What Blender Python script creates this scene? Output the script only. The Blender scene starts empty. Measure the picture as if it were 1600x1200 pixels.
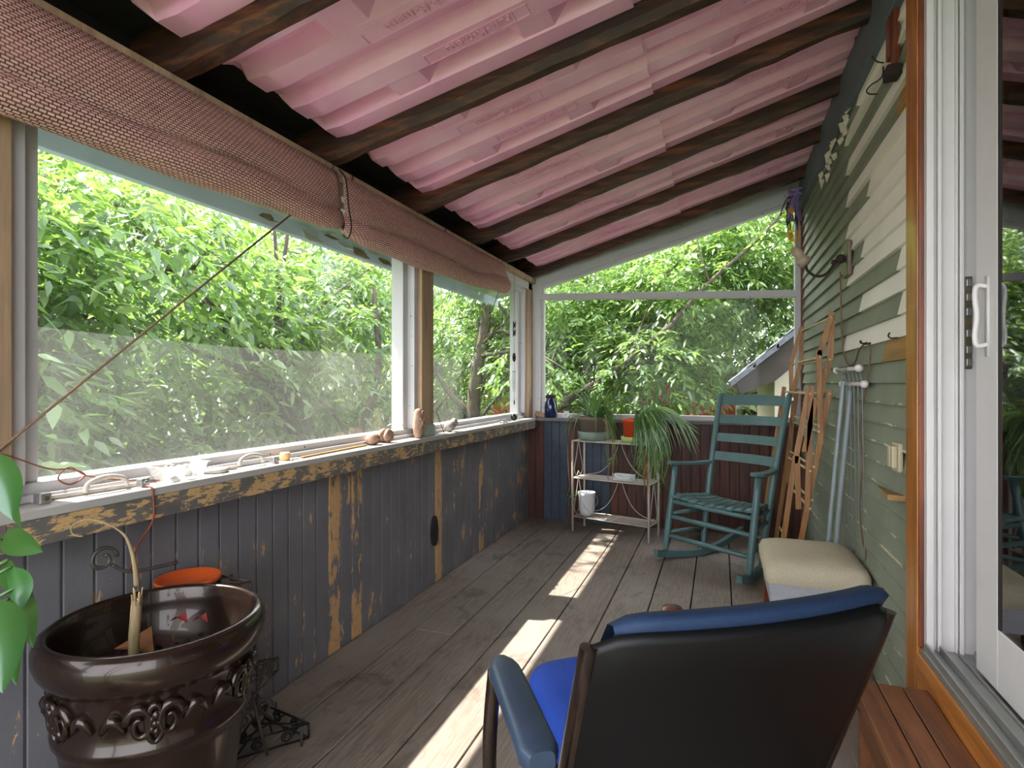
import bpy, math, random
import numpy as np
from mathutils import Vector, Matrix

S = bpy.context.scene
col = S.collection
R = math.radians
rng = random.Random(7)

# ------------------------------------------------------------------ camera, sky, sun, exposure
cam_d = bpy.data.cameras.new('camera')
cam = bpy.data.objects.new('camera', cam_d)
col.objects.link(cam)
cam.location = (0, 0, 1.14)
cam.rotation_euler = (R(90), 0, math.atan(325 / 900))
cam_d.sensor_width = 36
cam_d.lens = 20.25
cam_d.clip_start = 0.02
S.camera = cam

world = bpy.data.worlds.new('sky')
S.world = world
world.use_nodes = True
bgn = world.node_tree.nodes['Background']
bgn.inputs[0].default_value = (0.92, 0.94, 1.0, 1)
bgn.inputs[1].default_value = 1.6

sun_d = bpy.data.lights.new('sun', 'SUN')
sun_d.energy = 5.8
sun_d.color = (1.0, 0.95, 0.87)
sun_d.angle = R(0.6)
sun = bpy.data.objects.new('sun', sun_d)
col.objects.link(sun)
sun.location = (-8, 1, 12)
sun.rotation_euler = Vector((0.565, 0.03, -0.845)).to_track_quat('-Z', 'Y').to_euler()

S.view_settings.view_transform = 'Standard'
S.view_settings.look = 'None'
S.view_settings.gamma = 1
S.view_settings.exposure = 2.12
S.cycles.max_bounces = 10
S.cycles.diffuse_bounces = 5
S.cycles.transparent_max_bounces = 24
S.cycles.use_denoising = True


# ------------------------------------------------------------------ materials
def lin(h):
    h = h.lstrip('#')
    o = []
    for i in (0, 2, 4):
        v = int(h[i:i + 2], 16) / 255
        o.append(v / 12.92 if v <= 0.04045 else ((v + 0.055) / 1.055) ** 2.4)
    return (*o, 1)


class NT:
    """tiny node-tree helper"""
    def __init__(s, name):
        s.m = bpy.data.materials.new(name)
        s.m.use_nodes = True
        s.t = s.m.node_tree
        s.b = s.t.nodes['Principled BSDF']
        s.out = s.t.nodes['Material Output']

    def n(s, typ, ins=None, **kw):
        nd = s.t.nodes.new(typ)
        for k, v in kw.items():
            setattr(nd, k, v)
        for k, v in (ins or {}).items():
            if isinstance(v, bpy.types.NodeSocket):
                s.t.links.new(v, nd.inputs[k])
            else:
                nd.inputs[k].default_value = v
        return nd

    def coord(s, scale=(1, 1, 1), kind='Object', rot=(0, 0, 0)):
        tc = s.n('ShaderNodeTexCoord')
        mp = s.n('ShaderNodeMapping', {'Vector': tc.outputs[kind], 'Scale': scale, 'Rotation': rot})
        return mp.outputs[0]

    def noise(s, vec, scale, detail=4, rough=0.55, dist=0.0):
        return s.n('ShaderNodeTexNoise', {'Vector': vec, 'Scale': scale, 'Detail': detail, 'Roughness': rough, 'Distortion': dist}).outputs[0]

    def ramp(s, fac, stops):
        r = s.n('ShaderNodeValToRGB', {'Fac': fac})
        e = r.color_ramp.elements
        while len(e) < len(stops):
            e.new(0.5)
        for k, (p, c) in enumerate(stops):
            e[k].position = p
            e[k].color = c if len(c) == 4 else (*c, 1)
        return r.outputs[0]

    def step(s, fac, lo, hi):
        return s.n('ShaderNodeMapRange', {'Value': fac, 'From Min': lo, 'From Max': hi}).outputs[0]

    def mix(s, fac, a, b, mode='MIX'):
        nd = s.n('ShaderNodeMix', data_type='RGBA', blend_type=mode)
        for k, v in ((0, fac), (6, a), (7, b)):
            if isinstance(v, bpy.types.NodeSocket):
                s.t.links.new(v, nd.inputs[k])
            else:
                nd.inputs[k].default_value = v
        return nd.outputs[2]

    def math(s, op, a, b=0.0, c=0.0):
        nd = s.n('ShaderNodeMath', operation=op)
        for k, v in enumerate((a, b, c)):
            if isinstance(v, bpy.types.NodeSocket):
                s.t.links.new(v, nd.inputs[k])
            else:
                nd.inputs[k].default_value = v
        return nd.outputs[0]

    def attr(s, name):
        return s.n('ShaderNodeAttribute', attribute_name=name).outputs['Fac']

    def set(s, **kw):
        for k, v in kw.items():
            k = k.replace('_', ' ')
            if isinstance(v, bpy.types.NodeSocket):
                s.t.links.new(v, s.b.inputs[k])
            else:
                s.b.inputs[k].default_value = v

    def bump(s, h, strength=0.3, dist=0.01):
        b = s.n('ShaderNodeBump', {'Height': h, 'Strength': strength, 'Distance': dist})
        s.t.links.new(b.outputs[0], s.b.inputs['Normal'])


def plain(name, c, rough=0.6, metal=0.0, var=0.12, scale=18, bump=0.0, stretch=(1, 1, 1), coat=0.0, spec=0.5):
    t = NT(name)
    v = t.coord(stretch)
    n = t.noise(v, scale, 5)
    c = lin(c) if isinstance(c, str) else c
    lo = tuple(x * (1 - var) for x in c[:3])
    hi = tuple(min(1, x * (1 + var)) for x in c[:3])
    t.set(Base_Color=t.ramp(n, [(0.3, lo), (0.7, hi)]), Roughness=rough, Metallic=metal, Coat_Weight=coat)
    t.b.inputs['Specular IOR Level'].default_value = spec
    if bump:
        t.bump(n, bump, 0.004)
    return t.m


def wood(name, dark, mid, light, axis='Y', scale=1.0, rough=0.65, bump=0.2, coat=0.0):
    t = NT(name)
    st = {'X': (1.2, 14, 14), 'Y': (14, 1.2, 14), 'Z': (14, 14, 1.2)}[axis]
    v = t.coord(tuple(x * scale for x in st))
    n = t.noise(v, 2.2, 6, 0.62, 0.6)
    v2 = t.coord()
    n2 = t.noise(v2, 3.0, 3)
    c = t.ramp(n, [(0.28, lin(dark)), (0.5, lin(mid)), (0.75, lin(light))])
    c2 = t.mix(t.step(n2, 0.35, 0.75), c, lin(dark), 'MIX')
    c3 = t.mix(0.45, c, c2)
    t.set(Base_Color=c3, Roughness=rough, Coat_Weight=coat)
    t.bump(n, bump, 0.004)
    return t.m


def peel(name, paint, under, axis='Z', bias=0.0, scale=1.0, paint_var=0.18, rough=0.6, wood2=None, dots=0.0):
    """old paint flaking off bare wood: face attribute 'a' says how far a board has lost its paint"""
    t = NT(name)
    st = {'X': (0.28, 1, 1), 'Y': (1, 0.28, 1), 'Z': (1, 1, 0.28)}[axis]
    v = t.coord(st)
    vv = t.coord()
    n1 = t.noise(v, 22 * scale, 8, 0.68, 0.4)
    n2 = t.noise(vv, 3.5 * scale, 3, 0.5)
    n3 = t.noise(v, 70 * scale, 4, 0.6)
    a = t.attr('a')
    s0 = t.math('ADD', n1, t.math('MULTIPLY', t.math('SUBTRACT', n2, 0.5), 0.7))
    s1 = t.math('ADD', s0, t.math('MULTIPLY', a, 0.55))
    mask = t.step(s1, 0.735 - bias, 0.765 - bias)
    p = lin(paint)
    pl = tuple(x * (1 - paint_var) for x in p[:3])
    ph = tuple(x * (1 + paint_var) for x in p[:3])
    pc = t.ramp(n2, [(0.3, pl), (0.7, ph)])
    u = lin(under)
    ul = lin(wood2) if wood2 else tuple(x * 0.72 for x in u[:3])
    uc = t.ramp(n3, [(0.3, ul), (0.7, u)])
    fc = t.mix(mask, pc, uc)
    if dots:                                         # nail heads and knots
        vd = t.n('ShaderNodeTexVoronoi', {'Vector': vv, 'Scale': 16.0}).outputs['Distance']
        fc = t.mix(t.step(vd, dots + 0.02, dots), fc, lin('3a2a22'))
    t.set(Base_Color=fc, Roughness=rough)
    h = t.math('ADD', t.math('MULTIPLY', mask, -0.8), t.math('MULTIPLY', n3, 0.3))
    t.bump(h, 0.5, 0.003)
    return t.m


M = {}
M['bead'] = peel('charcoal_flaking_paint', '67666a', 'c9a070', 'Z', 0.0, 1.5, 0.14)
M['apron'] = peel('charcoal_peeling_edge', '64605c', 'c9a572', 'Y', 0.05, 4.0)
M['bead_back'] = wood('red_brown_beadboard', '241009', '4a2314', '6b3720', 'Z', 1.0, 0.55)
M['bead_blue'] = plain('slate_blue_paint', '343e4d', 0.6, var=0.2)
M['white_paint'] = peel('old_white_paint', 'bdbcbc', 'a08f7c', 'Z', -0.09, 1.0, 0.05, dots=0.055)
M['sill_white'] = peel('grey_white_sill_paint', 'a5a29d', '8b7a66', 'Y', -0.06, 1.0, 0.08)
M['tan_post'] = wood('tan_bare_post', '7d6650', 'a88d70', 'bfa585', 'Z', 0.7)
M['green'] = peel('sage_green_siding', '7d8272', 'd6ccaa', 'Y', -0.115, 1.0, 0.16)
M['white_board'] = peel('primed_white_board', 'ece7da', 'b0a58f', 'Y', -0.16, 1.0, 0.05)
M['ledger'] = peel('slate_ledger_paint', '59636a', 'cdbf92', 'Y', -0.13, 1.0, 0.10)
M['tan_board'] = wood('raw_cedar_board', '7d5c30', 'a37d45', 'b9945a', 'Y')
M['orange_wood'] = wood('honey_stained_trim', '6e3a13', 'ab6a26', 'c98a3c', 'Z', 1.0, 0.4, 0.1, 0.2)
M['orange_dark'] = wood('red_stained_trim', '3e1b0c', '70361a', '8d4d26', 'Z', 1.0, 0.45, 0.1, 0.1)
M['orange_sill'] = wood('honey_stained_board', '7a4316', 'ac6a2a', 'c58540', 'Y', 1.0, 0.45, 0.1)
M['step'] = wood('brown_step_boards', '4d2b17', '7c4a28', '98623a', 'Y', 1.0, 0.5, 0.15)
M['rafter'] = wood('dark_rough_rafter', '160b06', '3a1d0c', '7a421b', 'X', 1.0, 0.6, 0.6)
M['deck'] = plain('dark_roof_boards', '1a1310', 0.85, var=0.3)
M['vinyl'] = plain('white_vinyl', 'cdc9c7', 0.42, var=0.02)
M['alu'] = plain('dull_aluminium', 'a9aaa8', 0.38, 0.8, 0.08)
M['white_metal'] = plain('chipped_white_enamel', 'b6afa4', 0.45, 0.0, 0.16, 60)
M['grey_tube'] = plain('grey_painted_tube', '8d9698', 0.4, 0.25, 0.08)
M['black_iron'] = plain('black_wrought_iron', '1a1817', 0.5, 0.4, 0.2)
M['lit_iron'] = plain('black_iron_lit_tone', '4d4541', 0.5, 0.3, 0.2)  # lighter copy of the black iron; the light on it is in the colour
M['teal'] = plain('teal_green_chair_paint', '4c6a6a', 0.42, var=0.12, scale=12, coat=0.1)
M['rack_wood'] = wood('varnished_rack_wood', '6f4722', '9c6d3a', 'b98c54', 'Z', 1.4, 0.45, 0.08, 0.1)
M['dowel'] = wood('pale_dowel', 'a3926a', 'c2b386', 'd6c89c', 'Y', 1.4, 0.6, 0.08)
M['cord'] = plain('brown_cord', '6d5540', 0.8, var=0.2, scale=60)
M['wire'] = plain('red_brown_wire', '7b3f2c', 0.6, var=0.2)
M['plastic_black'] = plain('black_vinyl', '0a0a0b', 0.5, var=0.1, scale=40, bump=0.05, spec=0.3)
M['blue_fabric'] = plain('royal_blue_fabric', '0a3c9c', 0.75, var=0.15, scale=180, bump=0.25)
M['back_pad'] = plain('deep_blue_back_fabric', '0d2848', 0.75, var=0.15, scale=180, bump=0.25)
M['navy_pad'] = plain('worn_navy_vinyl', '2c3a4c', 0.42, var=0.2, scale=10)
M['frame_wood'] = wood('dark_walnut_frame', '0d0807', '1d120d', '352419', 'Z', 1.0, 0.3, 0.05, 0.3)
M['velour'] = plain('sage_beige_velour', 'b4ab92', 0.95, var=0.10, scale=140, bump=0.5)
M['apron_metal'] = plain('silver_grey_apron', 'a3a4aa', 0.5, 0.2, 0.08, 30, stretch=(1, 1, 4))
M['red_leg'] = wood('red_brown_leg', '431a0e', '6e2f1a', '85412a', 'Z', 1.0, 0.35, 0.05, 0.2)
M['bronze'] = plain('bronze_glaze', '281b14', 0.26, 0.45, 0.2, 9, coat=0.35)
M['soil'] = plain('dark_soil', '1d1410', 0.95, var=0.5, scale=90, bump=1.0)
M['dry_leaf'] = plain('dry_brown_leaf', '7d5232', 0.8, var=0.25, scale=30)
M['red_leaf'] = plain('faded_red_leaf', '8c2f2c', 0.8, var=0.2, scale=30)
M['dead_stem'] = wood('pale_dead_stem', '6d5d43', '8c7a58', 'a5946e', 'Z', 2.5, 0.8)
M['orange_pot'] = plain('orange_glazed_clay', 'cf5a24', 0.4, var=0.1)
M['orange_plastic'] = plain('orange_red_plastic', 'c2431c', 0.42, var=0.05)
M['lime_plastic'] = plain('pale_green_plastic', 'a2b06a', 0.45, var=0.05)
M['green_plastic'] = plain('grey_green_plastic', '76877a', 0.5, var=0.05)
M['taupe_plastic'] = plain('taupe_plastic', '64594f', 0.5, var=0.05)
M['strap'] = None
M['cobalt'] = plain('cobalt_glazed_jar', '101f45', 0.12, var=0.2, coat=0.6)
M['pinkstone'] = plain('pink_brown_stone', '9c7d69', 0.85, var=0.28, scale=30, bump=0.5)
M['greystone'] = plain('grey_stone', '97928c', 0.85, var=0.35, scale=40, bump=0.6)
M['cream'] = plain('cream_wax', 'dcae76', 0.6, var=0.1)
M['paper_white'] = plain('white_card', 'c9ccce', 0.7, var=0.04)
M['chrome'] = plain('bright_metal', 'cfd0d1', 0.25, 0.9, 0.05)
M['brass_old'] = plain('tarnished_brass', '6d6150', 0.5, 0.5, 0.25)
M['ivory'] = plain('ivory_plastic', 'b9ae90', 0.5, var=0.08)
M['porcelain'] = plain('aged_porcelain', '9d8d78', 0.4, var=0.15)
M['purple'] = plain('lilac_ribbon', '7d6a9a', 0.7, var=0.15)
M['yellow'] = plain('yellow_petals', 'e0ac22', 0.7, var=0.15)
M['dark_twig'] = plain('dark_dry_twig', '2b1f1b', 0.9, var=0.3)
M['bark'] = plain('grey_brown_bark', '4d453b', 0.9, var=0.35, scale=14, bump=0.9, stretch=(2, 2, 0.4))
M['red_siding'] = None
M['roof_shingle'] = plain('pale_grey_shingle', 'a7a9b4', 0.9, var=0.12, scale=6)
M['wing_shingle'] = plain('slate_grey_shingle', '5f636c', 0.85, var=0.25, scale=25)
M['cream_wall'] = plain('cream_stucco', 'cfc6b2', 0.9, var=0.05)
M['soffit'] = plain('weathered_grey_soffit', '3d3833', 0.9, var=0.15, scale=5)
M['room_dark'] = plain('dim_room_shade_tone', '2a2826', 0.9, var=0.1)  # the unlit room's shade is put into its wall colour
M['grass'] = plain('lawn_green', '44562c', 0.95, var=0.4, scale=3)
M['clay'] = plain('brown_glazed_jar', '5b3a26', 0.35, var=0.2, coat=0.3)
M['darkglass'] = plain('dark_glass', '18191c', 0.1, var=0.1, coat=0.4)
M['green_soffit'] = peel('pale_green_eave_paint', '9fb3a2', '7d6a55', 'Y', -0.14)
M['blue_eave'] = peel('pale_blue_eave_paint', 'c0d4e6', '6f6558', 'Y', -0.19, 1.2, 0.05)
M['gasket'] = plain('black_gasket', '121212', 0.6)


def red_siding():
    t = NT('red_clapboard')
    v = t.coord()
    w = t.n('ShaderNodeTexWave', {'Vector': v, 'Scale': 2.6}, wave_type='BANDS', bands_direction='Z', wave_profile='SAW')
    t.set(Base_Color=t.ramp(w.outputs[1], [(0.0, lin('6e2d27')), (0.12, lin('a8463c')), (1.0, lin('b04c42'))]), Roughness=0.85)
    return t.m


M['red_siding'] = red_siding()


def floor_mat():
    t = NT('weathered_floor_boards')
    a = t.attr('a')
    vo = t.coord((9, 0.55, 1))
    add = t.n('ShaderNodeVectorMath', {0: vo, 1: (0, 0, 0)}, operation='ADD')
    comb = t.n('ShaderNodeCombineXYZ', {'X': t.math('MULTIPLY', a, 37.0), 'Y': t.math('MULTIPLY', a, 91.0)})
    t.t.links.new(comb.outputs[0], add.inputs[1])
    grain = t.noise(add.outputs[0], 2.4, 5, 0.55, 1.6)
    rings = t.n('ShaderNodeMath', {0: t.math('MULTIPLY', grain, 34.0)}, operation='SINE').outputs[0]
    fine = t.noise(t.coord((90, 2.2, 1)), 3.0, 5, 0.6)
    big = t.noise(t.coord((1, 0.55, 1)), 2.3, 4, 0.6)
    stain = t.noise(t.coord((1.0, 0.8, 1)), 5.5, 6, 0.68, 0.5)
    base = t.ramp(fine, [(0.25, lin('62584f')), (0.55, lin('857a6e')), (0.8, lin('9f9488'))])
    base = t.mix(t.math('MULTIPLY', t.step(rings, 0.35, 1.0), 0.38), base, lin('4d4238'))
    base = t.mix(t.math('MULTIPLY', t.step(big, 0.46, 0.66), 0.7), base, lin('8f8880'))
    base = t.mix(t.math('MULTIPLY', t.step(stain, 0.56, 0.66), 0.62), base, lin('48413c'))
    base = t.mix(t.math('MULTIPLY', a, 0.35), base, lin('706357'))
    t.set(Base_Color=base, Roughness=0.68)
    t.bump(t.math('ADD', fine, t.math('MULTIPLY', rings, 0.15)), 0.25, 0.003)
    return t.m


M['floor'] = floor_mat()


def foam_mat():
    t = NT('pink_foam')
    n = t.noise(t.coord(), 300, 2)
    n2 = t.noise(t.coord(), 4, 3)
    c = t.ramp(n2, [(0.3, lin('eba6c8')), (0.7, lin('f4bed8'))])
    t.set(Base_Color=c, Roughness=0.25)
    t.b.inputs['Subsurface Weight'].default_value = 0.0
    t.bump(n, 0.12, 0.002)
    return t.m


M['foam'] = foam_mat()


def blind_mat():
    t = NT('woven_brown_blind')
    uv = t.n('ShaderNodeTexCoord').outputs['UV']
    rot = t.n('ShaderNodeMapping', {'Vector': uv, 'Scale': (1, 1, 1), 'Rotation': (0, 0, 0.0)}).outputs[0]
    br = t.n('ShaderNodeTexBrick', {'Vector': rot, 'Color1': lin('dcb6a8'), 'Color2': lin('c79c90'), 'Mortar': lin('452a24'), 'Scale': 1.0,
                                    'Mortar Size': 0.0019, 'Mortar Smooth': 0.35, 'Bias': 0.0, 'Brick Width': 0.017, 'Row Height': 0.0085})
    br.offset = 0.5
    v = t.coord((3, 0.4, 3))
    n = t.noise(v, 6, 3)
    c = t.mix(t.math('MULTIPLY', t.step(n, 0.4, 0.7), 0.3), br.outputs[0], lin('cf948c'))
    t.set(Base_Color=c, Roughness=0.8)
    t.bump(br.outputs[1], -0.6, 0.004)
    return t.m


M['blind'] = blind_mat()


def leaf_mat(name, stops, trans=0.62, rough=0.5):
    t = NT(name)
    g = t.n('ShaderNodeNewGeometry')
    c = t.ramp(g.outputs['Random Per Island'], stops)
    d = t.n('ShaderNodeBsdfDiffuse', {'Color': c})
    tr = t.n('ShaderNodeBsdfTranslucent', {'Color': t.mix(0.33, c, lin('8aa650'), 'MIX')})
    gl = t.n('ShaderNodeBsdfGlossy', {'Color': (0.9, 0.95, 1, 1), 'Roughness': rough})
    m1 = t.n('ShaderNodeMixShader', {0: trans, 1: d.outputs[0], 2: tr.outputs[0]})
    m2 = t.n('ShaderNodeMixShader', {0: 0.06, 1: m1.outputs[0], 2: gl.outputs[0]})
    t.t.links.new(m2.outputs[0], t.out.inputs[0])
    return t.m


M['leaf_near'] = leaf_mat('bright_ash_leaves', [(0.0, lin('2f4f1c')), (0.4, lin('507a26')), (0.75, lin('6f9340')), (1.0, lin('92a866'))])
M['leaf_mid'] = leaf_mat('mid_green_leaves', [(0.0, lin('3a5c24')), (0.5, lin('5f8632')), (1.0, lin('92b050'))])
M['leaf_dark'] = leaf_mat('dark_blue_green_leaves', [(0.0, lin('1f3026')), (0.6, lin('30442f')), (1.0, lin('4a5b3c'))], 0.35)
M['leaf_far'] = leaf_mat('pale_far_leaves', [(0.0, lin('3d5c2a')), (0.5, lin('648440')), (1.0, lin('93ab62'))])
M['leaf_pot'] = leaf_mat('house_plant_leaves', [(0.0, lin('345c2a')), (0.5, lin('547f3a')), (1.0, lin('93b368'))], 0.35, 0.35)
M['leaf_rubber'] = leaf_mat('glossy_house_leaves', [(0.0, lin('1d4f1a')), (0.5, lin('2b6426')), (1.0, lin('56805a'))], 0.4, 0.3)


def glass_mat(name, dust=0.0, refl=0.5, ior=1.45, tint=(1, 1, 1, 1)):
    t = NT(name)
    tr = t.n('ShaderNodeBsdfTransparent', {'Color': tint})
    gl = t.n('ShaderNodeBsdfGlossy', {'Roughness': 0.02})
    fr = t.n('ShaderNodeFresnel', {'IOR': ior})
    m1 = t.n('ShaderNodeMixShader', {0: t.math('MULTIPLY', fr.outputs[0], refl), 1: tr.outputs[0], 2: gl.outputs[0]})
    last = m1
    if dust:
        v = t.coord((1, 0.6, 0.3))
        n = t.noise(v, 7, 5, 0.6)
        df = t.n('ShaderNodeBsdfDiffuse', {'Color': (0.85, 0.85, 0.82, 1)})
        tl = t.n('ShaderNodeBsdfTranslucent', {'Color': (0.85, 0.85, 0.82, 1)})
        mm = t.n('ShaderNodeMixShader', {0: 0.5, 1: df.outputs[0], 2: tl.outputs[0]})
        f = t.n('ShaderNodeMapRange', {'Value': n, 'From Min': 0.2, 'From Max': 0.8, 'To Min': dust * 0.55, 'To Max': dust * 1.45}).outputs[0]
        last = t.n('ShaderNodeMixShader', {0: f, 1: m1.outputs[0], 2: mm.outputs[0]})
    t.t.links.new(last.outputs[0], t.out.inputs[0])
    return t.m


M['glass'] = glass_mat('window_glass', 0.004, 0.12)
M['film'] = glass_mat('dusty_plastic_film', 0.065, 0.12)
M['film_wrinkled'] = glass_mat('wrinkled_dusty_film', 0.07, 0.3)
M['door_glass'] = glass_mat('sliding_door_glass', 0.0, 2.3, 1.5, (0.75, 0.78, 0.76, 1))
M['clear_plastic'] = glass_mat('cloudy_plastic', 0.16, 0.5)


# ------------------------------------------------------------------ mesh building
class MB:
    def __init__(s):
        s.v, s.f, s.mi, s.a, s.uv = [], [], [], [], None

    def add(s, vs, fs, mi=0, a=0.0):
        o = len(s.v)
        s.v += [tuple(p) for p in vs]
        for f in fs:
            s.f.append(tuple(o + i for i in f))
            s.mi.append(mi)
            s.a.append(a)
        return s

    def box(s, x0, x1, y0, y1, z0, z1, mi=0, a=0.0):
        vs = [(x, y, z) for z in (z0, z1) for y in (y0, y1) for x in (x0, x1)]
        return s.add(vs, [(0, 2, 3, 1), (4, 5, 7, 6), (0, 1, 5, 4), (2, 6, 7, 3), (0, 4, 6, 2), (1, 3, 7, 5)], mi, a)

    def hexa(s, p, mi=0, a=0.0):
        """8 points ordered like box(): bottom (x0y0,x1y0,x0y1,x1y1), then top"""
        return s.add(p, [(0, 2, 3, 1), (4, 5, 7, 6), (0, 1, 5, 4), (2, 6, 7, 3), (0, 4, 6, 2), (1, 3, 7, 5)], mi, a)

    def bar(s, p0, p1, w, h, up=(0, 0, 1), mi=0):
        p0, p1, up = Vector(p0), Vector(p1), Vector(up)
        d = (p1 - p0).normalized()
        sd = d.cross(up)
        if sd.length < 1e-4:
            sd = d.cross(Vector((1, 0, 0)))
        sd.normalize()
        u = sd.cross(d).normalized()
        ps = [q + sd * (i * w / 2) + u * (j * h / 2) for j in (-1, 1) for q in (p0, p1) for i in (-1, 1)]
        return s.hexa(ps, mi)

    def tube(s, pts, r, n=8, closed=False, mi=0, flat=1.0):
        pts = [Vector(p) for p in pts]
        k = len(pts)
        rs = r if isinstance(r, (list, tuple)) else [r] * k
        up = None
        rings = []
        for i, p in enumerate(pts):
            if closed:
                d = pts[(i + 1) % k] - pts[i - 1]
            else:
                d = pts[min(i + 1, k - 1)] - pts[max(i - 1, 0)]
            if d.length < 1e-9:
                d = Vector((0, 0, 1))
            d.normalize()
            if up is None:
                up = d.orthogonal().normalized()
            up = (up - d * up.dot(d))
            up = up.normalized() if up.length > 1e-6 else d.orthogonal().normalized()
            sd = d.cross(up)
            rings.append([p + (up * math.cos(2 * math.pi * j / n) + sd * math.sin(2 * math.pi * j / n) * flat) * rs[i] for j in range(n)])
        vs = [q for ring in rings for q in ring]
        fs = []
        for i in range(k if closed else k - 1):
            i2 = (i + 1) % k
            for j in range(n):
                j2 = (j + 1) % n
                fs.append((i * n + j, i * n + j2, i2 * n + j2, i2 * n + j))
        if not closed:
            fs.append(tuple(range(n - 1, -1, -1)))
            fs.append(tuple((k - 1) * n + j for j in range(n)))
        return s.add(vs, fs, mi)

    def lathe(s, prof, c=(0, 0, 0), n=32, mi=0, axis=(0, 0, 1), closed=False):
        q = Vector((0, 0, 1)).rotation_difference(Vector(axis))
        c = Vector(c)
        vs, fs = [], []
        for (r, z) in prof:
            for j in range(n):
                an = 2 * math.pi * j / n
                vs.append(c + q @ Vector((r * math.cos(an), r * math.sin(an), z)))
        k = len(prof)
        for i in range(k if closed else k - 1):
            i2 = (i + 1) % k
            for j in range(n):
                j2 = (j + 1) % n
                fs.append((i * n + j, i * n + j2, i2 * n + j2, i2 * n + j))
        if not closed:
            if prof[0][0] > 1e-5:
                fs.append(tuple(range(n - 1, -1, -1)))
            if prof[-1][0] > 1e-5:
                fs.append(tuple((k - 1) * n + j for j in range(n)))
        return s.add(vs, fs, mi)

    def grid(s, P, mi=0, a=0.0, closed_u=False):
        """P[i][j] points"""
        nu, nv = len(P), len(P[0])
        vs = [q for row in P for q in row]
        fs = []
        for i in range(nu if closed_u else nu - 1):
            for j in range(nv - 1):
                i2 = (i + 1) % nu
                fs.append((i * nv + j, i2 * nv + j, i2 * nv + j + 1, i * nv + j + 1))
        return s.add(vs, fs, mi, a)

    def prism(s, poly, p0, ex, mi=0, a=0.0):
        """poly: list of 3D points, extruded by vector ex"""
        ex = Vector(ex)
        A = [Vector(p) + Vector(p0) for p in poly]
        n = len(A)
        vs = A + [p + ex for p in A]
        fs = [tuple(range(n - 1, -1, -1)), tuple(range(n, 2 * n))]
        fs += [(i, (i + 1) % n, n + (i + 1) % n, n + i) for i in range(n)]
        return s.add(vs, fs, mi, a)

    def ball(s, c, r, n=12, sc=(1, 1, 1), jit=0.0, seed=0, mi=0):
        q = random.Random(seed)
        c = Vector(c)
        vs = [c + Vector((0, 0, -r * sc[2]))]
        m = max(4, n // 2)
        for i in range(1, m):
            th = math.pi * i / m
            for j in range(n):
                an = 2 * math.pi * j / n
                k = r * (1 + q.uniform(-jit, jit))
                vs.append(c + Vector((k * math.sin(th) * math.cos(an) * sc[0], k * math.sin(th) * math.sin(an) * sc[1], -k * math.cos(th) * sc[2])))
        vs.append(c + Vector((0, 0, r * sc[2])))
        fs = []
        for j in range(n):
            fs.append((0, 1 + (j + 1) % n, 1 + j))
            fs.append((len(vs) - 1, 1 + (m - 2) * n + j, 1 + (m - 2) * n + (j + 1) % n))
        for i in range(m - 2):
            for j in range(n):
                j2 = (j + 1) % n
                fs.append((1 + i * n + j, 1 + i * n + j2, 1 + (i + 1) * n + j2, 1 + (i + 1) * n + j))
        return s.add(vs, fs, mi)

    def ribbon(s, pts, w, up=(0, 0, 1), fold=0.25, mi=0):
        """a strap leaf: tapered, creased along its middle"""
        pts = [Vector(p) for p in pts]
        k = len(pts)
        rows = []
        for i, p in enumerate(pts):
            d = (pts[min(i + 1, k - 1)] - pts[max(i - 1, 0)]).normalized()
            sd = d.cross(Vector(up))
            if sd.length < 0.05:
                sd = d.cross(Vector((1, 0.3, 0)))
            sd.normalize()
            nn = sd.cross(d)
            t = i / (k - 1)
            ww = w * (0.55 + 0.45 * math.sin(math.pi * min(1, t * 1.3))) * (1 - t ** 4) + 0.0004
            rows.append([p - sd * ww + nn * ww * fold, p, p + sd * ww + nn * ww * fold])
        return s.grid(rows, mi)

    def build(s, name, mats, parent=None, smooth=False, bevel=0.0, sub=0, origin=None, solid=0.0, local=False):
        me = bpy.data.meshes.new(name)
        vs = np.array([tuple(p) for p in s.v], dtype=float)
        if parent is not None and not local:
            off = np.array(ORI.get(parent.name, (0, 0, 0)))
        elif parent is None and origin is None and not local:
            lo, hi = vs.min(0), vs.max(0)
            off = np.array(((lo[0] + hi[0]) / 2, (lo[1] + hi[1]) / 2, lo[2]))
        else:
            off = np.array(origin if origin is not None else (0, 0, 0))
        me.from_pydata((vs - off).tolist(), [], s.f)
        for m in (mats if isinstance(mats, (list, tuple)) else [mats]):
            me.materials.append(m)
        me.polygons.foreach_set('material_index', s.mi)
        at = me.attributes.new('a', 'FLOAT', 'FACE')
        at.data.foreach_set('value', s.a)
        if smooth:
            me.polygons.foreach_set('use_smooth', [True] * len(me.polygons))
        if s.uv is not None:
            ul = me.uv_layers.new(name='uv')
            idx = np.zeros(len(me.loops), dtype=np.int32)
            me.loops.foreach_get('vertex_index', idx)
            ul.data.foreach_set('uv', np.array(s.uv, dtype=np.float32)[idx].ravel())
        me.update()
        o = bpy.data.objects.new(name, me)
        col.objects.link(o)
        if parent is not None:
            o.parent = parent
            ORI[o.name] = tuple(ORI.get(parent.name, (0, 0, 0)))
        else:
            o.location = off
            ORI[o.name] = tuple(off)
        if solid:
            md = o.modifiers.new('thick', 'SOLIDIFY')
            md.thickness = solid
            md.offset = 0
        if bevel:
            md = o.modifiers.new('bevel', 'BEVEL')
            md.width = bevel
            md.segments = 2
            md.limit_method = 'ANGLE'
        if sub:
            md = o.modifiers.new('sub', 'SUBSURF')
            md.levels = sub
            md.render_levels = sub
        return o


ORI = {}


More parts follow.
